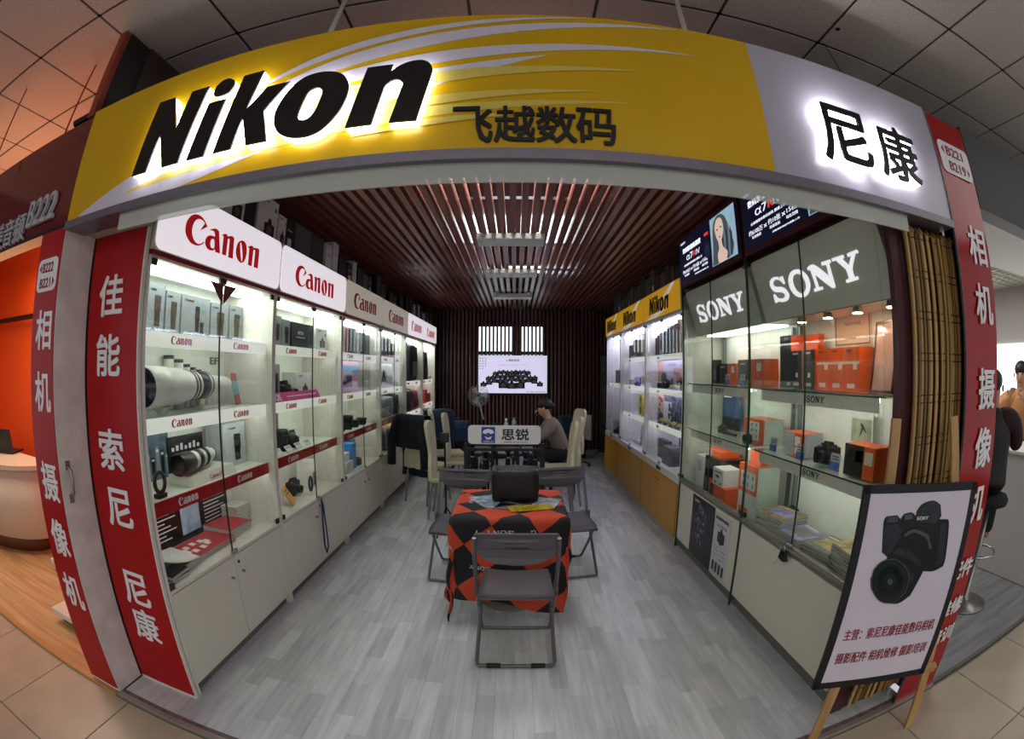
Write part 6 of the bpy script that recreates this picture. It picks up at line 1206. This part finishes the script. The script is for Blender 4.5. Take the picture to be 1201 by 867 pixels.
# things on the work table
def tbl(name, label, cat, x, y, rz=0): return thing(name, label, cat, (x, y, .746), rz)
t = tbl('tissue_box', 'red tissue box on the work table behind the white sign board', 'box', -.18, 5.6); G().box(-.11, .11, -.06, .06, 0, .07).obj('box_body', M('tissue_red', '8e2a24', .5), t); G().box(-.11, .11, -.0605, .0605, .03, .045).obj('print_band', mCard, t)
for x, y, lab in ((-.32, 5.5, 'small white cup on the work table beside the red tissue box'),): t = tbl('cup', lab, 'cup', x, y); G().lathe([(.03, 0), (.04, .08), (.036, .08), (.027, .005), (0, .005)], n=16).obj('bowl', mWhite, t)
for k, (x, y) in enumerate(((.02, 5.55), (.12, 5.7), (-.02, 5.9))): t = tbl('gadget_stand', ('black microphone arm with wire loops', 'black gimbal with bent arm', 'black lamp arm on a clamp')[k] + ' on the work table', 'gadget', x, y); G().lathe([(0, 0), (.05, 0), (.05, .015), (0, .02)], n=14).obj('base', mBlack, t); G().tube([(0, 0, .02), (.03, 0, .10), (-.05, .0, .16), (.04, .02, .21), (.10, 0, .15)], .009, 6).obj('arm', mBlack, t); G().ball((.10, 0, .14), .028, 8).obj('head', mDarkMetal, t)
for k, (x, y) in enumerate(((-.12, 6.35), (-.02, 6.75))): t = tbl('bottle', ('clear bottle on the work table before the seated person', 'pale bottle with dark cap by the seated person')[k], 'bottle', x, y); G().lathe([(0, 0), (.032, 0), (.033, .15), (.014, .19), (.014, .21)], n=14).obj('bottle_body', (M('bottle_clear', 'a8b4b8', .1), M('bottle_pale', '9aa8b4', .2))[k], t); G().cone((0, 0, .21), (0, 0, .235), .016, .016, 10).obj('cap', (mCard, mInk)[k], t)
t = tbl('paper_bundle', 'crumpled white plastic bag on the work table', 'bag', -.28, 6.0); G().ball((0, 0, .07), .10, 10, 0, (1.2, 1, .7)).obj('bag_body', mSilver, t)
# wall television
tv = thing('television', 'wall television showing a crowd of black cameras on a white page', 'television', (-.055, 9.70, 1.52))
G().rbox(-.70, .70, -.03, .03, -.40, .40, .006).obj('casing', mBlack, tv); sn_ = G().box(-.682, .682, -.034, -.029, -.372, .388).obj('screen', M('tv_lavender', 'd6d0ec', .3, emit=.75, ecol='d8d2f0', noise=.02), tv)
put(sn_, 'screen_text', 'α 微单系统', 0, .27, .05, -.036, mInk, .001, .01, wd=.26); put(sn_, 'screen_text', '全画幅微单 全系列镜头 一站体验', 0, .19, .022, -.036, M('tv_grey_text', '8a86a0', .4, emit=.2), .001, wd=.60)
rr = random.Random(12); K = 0
for row, (zc, cnt, half, s_) in enumerate(((.03, 9, .33, .095), (-.05, 11, .46, .11), (-.13, 11, .56, .12), (-.26, 3, .17, .18))):
    for k in range(cnt):
        x = -half + 2 * half * k / (cnt - 1) - .02; cam_print(x, zc + rr.uniform(-.015, .015) - .10 * (x / .6) ** 2 * (row < 3), s_, s_ * .9).obj('camera_picture', [mInk, M('print_lens_grey', '585d66', .3)], sn_, (0, -.0355 - .0012 * row - .0002 * (k % 3), 0))
for k in range(14): G().box(-.66 + .055 * (k % 3), -.64 + .055 * (k % 3), -.0362, -.0345, .34 - .05 * (k // 3) - .02, .34 - .05 * (k // 3)).obj('desktop_icon', (mRedP, mBlue, mSilver)[k % 3], sn_)
G().box(-.682, .682, -.0362, -.0345, -.372, -.358).obj('task_bar', mInk, sn_); put(sn_, 'screen_text', '关于我们 服务支持', .46, -.345, .03, -.036, mInk, .001, wd=.38)
# standing fan
fn = thing('standing_fan', 'standing fan wrapped in clear plastic by the rear slat wall', 'fan', (-.60, 8.0, 0))
G().cone((0, 0, .02), (0, 0, 1.12), .018, .014, 12).obj('pole', mBlack, fn); G().lathe([(0, 0), (.19, 0), (.19, .015), (.03, .04), (0, .04)], n=24).obj('foot', mBlack, fn)
hdp = G().cone((0, .06, 1.20), (0, -.02, 1.20), .05, .04, 14).obj('motor', mDarkMetal, fn)
for k in range(6): G().tube([((.03 + .028 * k) * math.cos(q), -.09, 1.20 + (.03 + .028 * k) * math.sin(q)) for q in [2 * PI * i / 28 for i in range(28)]], .0035, 5, closed=True).obj('guard_ring', mSilver, fn)
for k in range(3):
    a = 2 * PI * k / 3; G().add([(0, -.05, 1.20), (.15 * math.cos(a - .3), -.06, 1.20 + .15 * math.sin(a - .3)), (.16 * math.cos(a + .35), -.035, 1.20 + .16 * math.sin(a + .35))], [(0, 1, 2)]).obj('blade', mSilver, fn)
for k in range(12): a = 2 * PI * k / 12; G().tube([(.02 * math.cos(a), -.10, 1.2 + .02 * math.sin(a)), (.17 * math.cos(a), -.088, 1.2 + .17 * math.sin(a))], .003, 4).obj('guard_spoke', mSilver, fn)
G().tube([(0, .0, 1.1), (.04, -.02, .95), (.08, 0, .80)], .015, 8).obj('plastic_wrap', M('plastic_wrap', '9a9ca0', .15), fn)
for x, y, w_, d_, h, m, lab in ((-1.15, 7.7, .34, .3, .98, M('bag_navy', '14203c', .7), 'tall navy bag standing by the last white cabinets'), (-1.0, 8.5, .42, .3, .72, M('bag_denim', '243a5c', .8), 'denim blue bag piled near the standing fan'), (-.35, 8.9, .4, .3, .60, M('bag_navy', '14203c', .7), 'low navy bag under the wall television'), (1.05, 8.9, .5, .35, .78, M('bag_dark_teal', '15242c', .8), 'dark teal bag on the floor at the ochre cabinet end')): soft_bag((x, y, .001), 0, w_, d_, h, lab, m, bag_parts(mInk), .2)
t = thing('office_stool', 'black office stool with star base near the rear slat wall', 'stool', (1.0, 8.0, 0)); G().cone((0, 0, .10), (0, 0, .46), .02, .02, 10).obj('column', mMetal, t); G().rbox(-.2, .2, -.2, .2, .46, .54, .03).obj('seat', mDark, t)
for k in range(5): a = 2 * PI * k / 5; l_ = G().tube([(0, 0, .11), (.24 * math.cos(a), .24 * math.sin(a), .065)], .014, 6).obj('base_arm', mBlack, t); G().ball((.24 * math.cos(a), .24 * math.sin(a), .031), .03, 8).obj('castor', mBlack, l_)
bs_ = thing('banner_stand', 'narrow dark roll-up banner with red marks at the end of the ochre cabinets', 'banner', (1.72, 9.1, 0), -.3); G().box(-.12, .12, 0, .01, .05, 1.9).obj('sheet', mInk, bs_); G().box(-.14, .14, -.05, .05, 0, .05).obj('foot', mMetal, bs_)
for k in range(7): G().box(-.06, .06, -.002, 0, .4 + .2 * k, .5 + .2 * k).obj('print_mark', M('print_dark_red', '5e1a1e', .5), bs_)

# ------------------------------------------------------------------ people
def skin(name, V_, E_, R_, mat, parent, sub=2):
    me = bpy.data.meshes.new(name); me.from_pydata(V_, E_, []); o = bpy.data.objects.new(name, me); COL.objects.link(o)
    o.modifiers.new('s', 'SKIN'); sd = o.modifiers.new('u', 'SUBSURF'); sd.levels = sub; sd.render_levels = sub
    if not me.skin_vertices: bpy.context.view_layer.update()
    for i, r in enumerate(R_):
        d = me.skin_vertices[0].data[i]; d.radius = (r, r) if not isinstance(r, tuple) else r; d.use_root = (i == 0)
    dg = bpy.context.evaluated_depsgraph_get(); dg.update(); m2 = bpy.data.meshes.new_from_object(o.evaluated_get(dg)); bpy.data.objects.remove(o)
    m2.materials.clear(); m2.materials.append(mat); m2.polygons.foreach_set('use_smooth', [True] * len(m2.polygons)); m2.name = name
    q = bpy.data.objects.new(name, m2); COL.objects.link(q); q.parent = parent; return q
mSkin = M('skin', 'b98a6c', .55, noise=.06); mHair = M('hair_black', '100d0d', .5, bump=.4, scale=90)
def person(loc, rotz, label, J, clothes, hair, face=True):
    """J: named joints in local coordinates, facing +y; one continuous skinned body, clothing and hair as children"""
    t = thing('person', label, 'person', loc, rotz)
    names = ['pelvis', 'belly', 'chest', 'neck', 'skull0', 'skull1']
    V_ = [J[k] for k in names]; E_ = [(i, i + 1) for i in range(5)]; R_ = [(.09, .08), (.08, .07), (.10, .065), .048, (.072, .082), (.070, .085)]
    def chain(root, pts, rads):
        p = root
        for q, r in zip(pts, rads): V_.append(q); R_.append(r); E_.append((p, len(V_) - 1)); p = len(V_) - 1
        return p
    for s_ in 'lr':
        sh, el, wr, hn = (J[k + s_] for k in ('sh', 'el', 'wr', 'ha')); e = chain(2, [sh, el, wr], [.040, .034, .028])
        d = (Vector(hn) - Vector(wr)); pm = chain(e, [tuple(Vector(wr) + d * .55)], [(.036, .018)]); sd = d.orthogonal().normalized(); ln = d.length
        for f in range(4):
            off = sd * (-.028 + .019 * f); b0 = Vector(wr) + d * .95 + off; L_ = (.062, .070, .066, .052)[f]; dn = d.normalized(); dw = Vector((0, 0, -1))
            chain(pm, [tuple(b0), tuple(b0 + dn * L_ * .5 + dw * .008), tuple(b0 + dn * L_ * .8 + dw * .03)], [.0095, .0088, .0075])
        tb0 = Vector(wr) + d * .4 + sd * .04; chain(pm, [tuple(tb0), tuple(tb0 + d * .4 + sd * .02)], [.011, .009])
        hp, kn, an, to = (J[k + s_] for k in ('hp', 'kn', 'an', 'to')); chain(0, [hp, kn, an, to], [.065, .048, .038, (.040, .028)])
    b_ = skin('body', V_, E_, R_, mSkin, t)
    for (nm, chains, mat) in clothes:
        for cn in chains:
            vs = [J[k] if isinstance(k, str) else k for k, r in cn]
            skin(nm, vs, [(i, i + 1) for i in range(len(vs) - 1)], [r for k, r in cn], mat, t)
    hc = (Vector(J['skull0']) + Vector(J['skull1'])) / 2; hair(t, hc, J)
    if face:
        fw = Vector(J.get('look', (0, 1, 0))).normalized(); sdv = fw.cross(Vector((0, 0, 1))).normalized(); c = hc
        G().cone(c + fw * .080 + Vector((0, 0, -.005)), c + fw * .105 + Vector((0, 0, -.03)), .010, .013, 8).obj('nose', mSkin, t)
        for s_ in (-1, 1): G().ball(c + fw * .082 + sdv * (.03 * s_) + Vector((0, 0, .012)), .010, 8, 0).obj('eye', mInk, t); G().ball(c + sdv * (.085 * s_) + Vector((0, 0, -.005)), .022, 8, 0, (.5, .8, 1.2)).obj('ear', mSkin, t)
        G().ball(c + fw * .083 + Vector((0, 0, -.062)), .018, 8, 0, (1.2, .6, .4)).obj('mouth', M('lips', '8a4a44', .5), t)
    return t
def hair_cap(r=(.086, .096, .082), off=(0, -.026, .045), bun=False):
    def f(t, c, J):
        fw = Vector(J.get('look', (0, 1, 0))).normalized(); g = G(); g.ball(c + Vector((0, 0, off[2])) + fw * off[1], 1, 18, 0, r)
        if bun: g.ball(c - fw * .12 + Vector((0, 0, .0)), .045, 10)
        g.obj('hair', mHair, t)
    return f
# seated person at the work table, facing the white cabinets
Ja = dict(pelvis=(0, 0, .54), belly=(0, .05, .68), chest=(0, .14, .90), neck=(0, .21, 1.02), skull0=(0, .25, 1.075), skull1=(0, .27, 1.165), look=(0, 1, -.25),
          shl=(.17, .15, .93), ell=(.21, .30, .76), wrl=(.12, .48, .82), hal=(.10, .56, .80), shr=(-.17, .15, .93), elr=(-.21, .30, .76), wrr=(-.10, .50, .82), har=(-.08, .58, .80),
          hpl=(.09, .02, .53), knl=(.11, .42, .50), anl=(.11, .40, .09), tol=(.11, .53, .04), hpr=(-.09, .02, .53), knr=(-.11, .42, .50), anr=(-.11, .40, .09), tor=(-.11, .53, .04))
mSw = M('jumper_taupe', '7a6e64', .85, bump=.3, scale=100); mJe = M('trousers_dark', '14151a', .85)
person((.62, 6.28, 0), PI / 2, 'person in a taupe jumper sitting bent over the work table', Ja,
       [('jumper', [[('pelvis', (.15, .13)), ('belly', (.14, .12)), ('chest', (.185, .13)), ((0, .205, 1.005), .066)], [('chest', .12), ('shl', .085), ('ell', .058), ((.125, .46, .815), .042)], [('chest', .12), ('shr', .085), ('elr', .058), ((-.105, .48, .815), .042)]], mSw),
        ('trousers', [[('pelvis', .13), ('hpl', .10), ('knl', .072), ('anl', .055)], [('pelvis', .13), ('hpr', .10), ('knr', .072), ('anr', .055)]], mJe)], hair_cap(bun=True))
t = thing('padded_stool', 'dark padded stool under the person at the work table', 'stool', (.62, 6.28, 0)); G().rbox(-.17, .17, -.17, .17, .36, .415, .02).obj('seat', mDark, t)
for sx in (-1, 1):
    for sy in (-1, 1): G().cone((sx * .13, sy * .13, .36), (sx * .15, sy * .15, 0), .012, .012, 8).obj('leg', mBlack, t)
# man on the bar stool in the white shop
Jb = dict(pelvis=(0, 0, .90), belly=(0, .02, 1.05), chest=(0, .05, 1.27), neck=(0, .08, 1.40), skull0=(0, .10, 1.455), skull1=(0, .11, 1.545), look=(.3, 1, -.05),
          shl=(.19, .06, 1.31), ell=(.25, .17, 1.10), wrl=(.16, .36, 1.22), hal=(.12, .42, 1.28), shr=(-.19, .06, 1.31), elr=(-.26, .12, 1.08), wrr=(-.20, .34, 1.07), har=(-.18, .42, 1.07),
          hpl=(.09, .03, .88), knl=(.11, .40, .82), anl=(.11, .36, .42), tol=(.11, .47, .38), hpr=(-.09, .03, .88), knr=(-.11, .40, .82), anr=(-.11, .34, .42), tor=(-.11, .45, .38))
mVest = M('vest_black', '0f0f11', .6, noise=.2); mSl = M('sleeve_dark_red', '2c1214', .8)
person((3.10, 1.87, 0), -.95, 'person in a black vest sitting on the bar stool at the white counter', Jb,
       [('vest', [[((0, -.02, .82), (.19, .15)), ('pelvis', (.18, .14)), ('belly', (.17, .13)), ('chest', (.20, .14)), ((0, .075, 1.385), .075)]], mVest),
        ('sleeve', [[('chest', .13), ('shl', .092), ('ell', .062), ('wrl', .045)], [('chest', .13), ('shr', .092), ('elr', .062), ('wrr', .045)]], mSl),
        ('trousers', [[('pelvis', .12), ('hpl', .10), ('knl', .075), ('anl', .055)], [('pelvis', .12), ('hpr', .10), ('knr', .075), ('anr', .055)]], mJe)], hair_cap())
t = thing('bar_stool', 'chrome bar stool with round foot ring under the person in the black vest', 'stool', (3.12, 1.84, 0))
G().lathe([(0, 0), (.20, 0), (.20, .012), (.05, .04), (.03, .06), (.028, .74), (0, .74)], n=28).obj('column_and_foot', M('stool_silver', '8f8e8c', .3, .8), t); G().tube([(.15 * math.cos(q), .15 * math.sin(q), .40) for q in [2 * PI * i / 24 for i in range(24)]], .010, 8, closed=True).obj('foot_ring', mChrome, t); G().lathe([(0, .74), (.17, .74), (.18, .77), (.16, .80), (0, .80)], n=24).obj('seat', mDark, t)
Jc = dict(pelvis=(0, 0, .95), belly=(0, .0, 1.08), chest=(0, .02, 1.32), neck=(0, .03, 1.47), skull0=(0, .045, 1.535), skull1=(0, .055, 1.63), look=(0, 1, -.1),
          shl=(.19, .03, 1.37), ell=(.26, .20, 1.22), wrl=(.10, .34, 1.38), hal=(.05, .36, 1.45), shr=(-.19, .03, 1.37), elr=(-.26, .20, 1.20), wrr=(-.10, .36, 1.36), har=(-.05, .38, 1.43),
          hpl=(.09, 0, .92), knl=(.10, .02, .50), anl=(.10, 0, .09), tol=(.10, .12, .04), hpr=(-.09, 0, .92), knr=(-.10, .02, .50), anr=(-.10, 0, .09), tor=(-.10, .12, .04))
mTan = M('jacket_tan', 'b07a48', .7)
person((4.72, 2.45, 0), 1.9, 'person in a tan jacket standing behind the white counter holding up a camera', Jc,
       [('jacket', [[('pelvis', (.18, .14)), ('belly', (.17, .13)), ('chest', (.20, .14)), ((0, .03, 1.455), .075)], [('chest', .13), ('shl', .092), ('ell', .065), ('wrl', .05)], [('chest', .13), ('shr', .092), ('elr', .065), ('wrr', .05)]], mTan),
        ('trousers', [[('pelvis', .12), ('hpl', .10), ('knl', .075), ('anl', .055)], [('pelvis', .12), ('hpr', .10), ('knr', .075), ('anr', .055)]], mJe)], hair_cap())
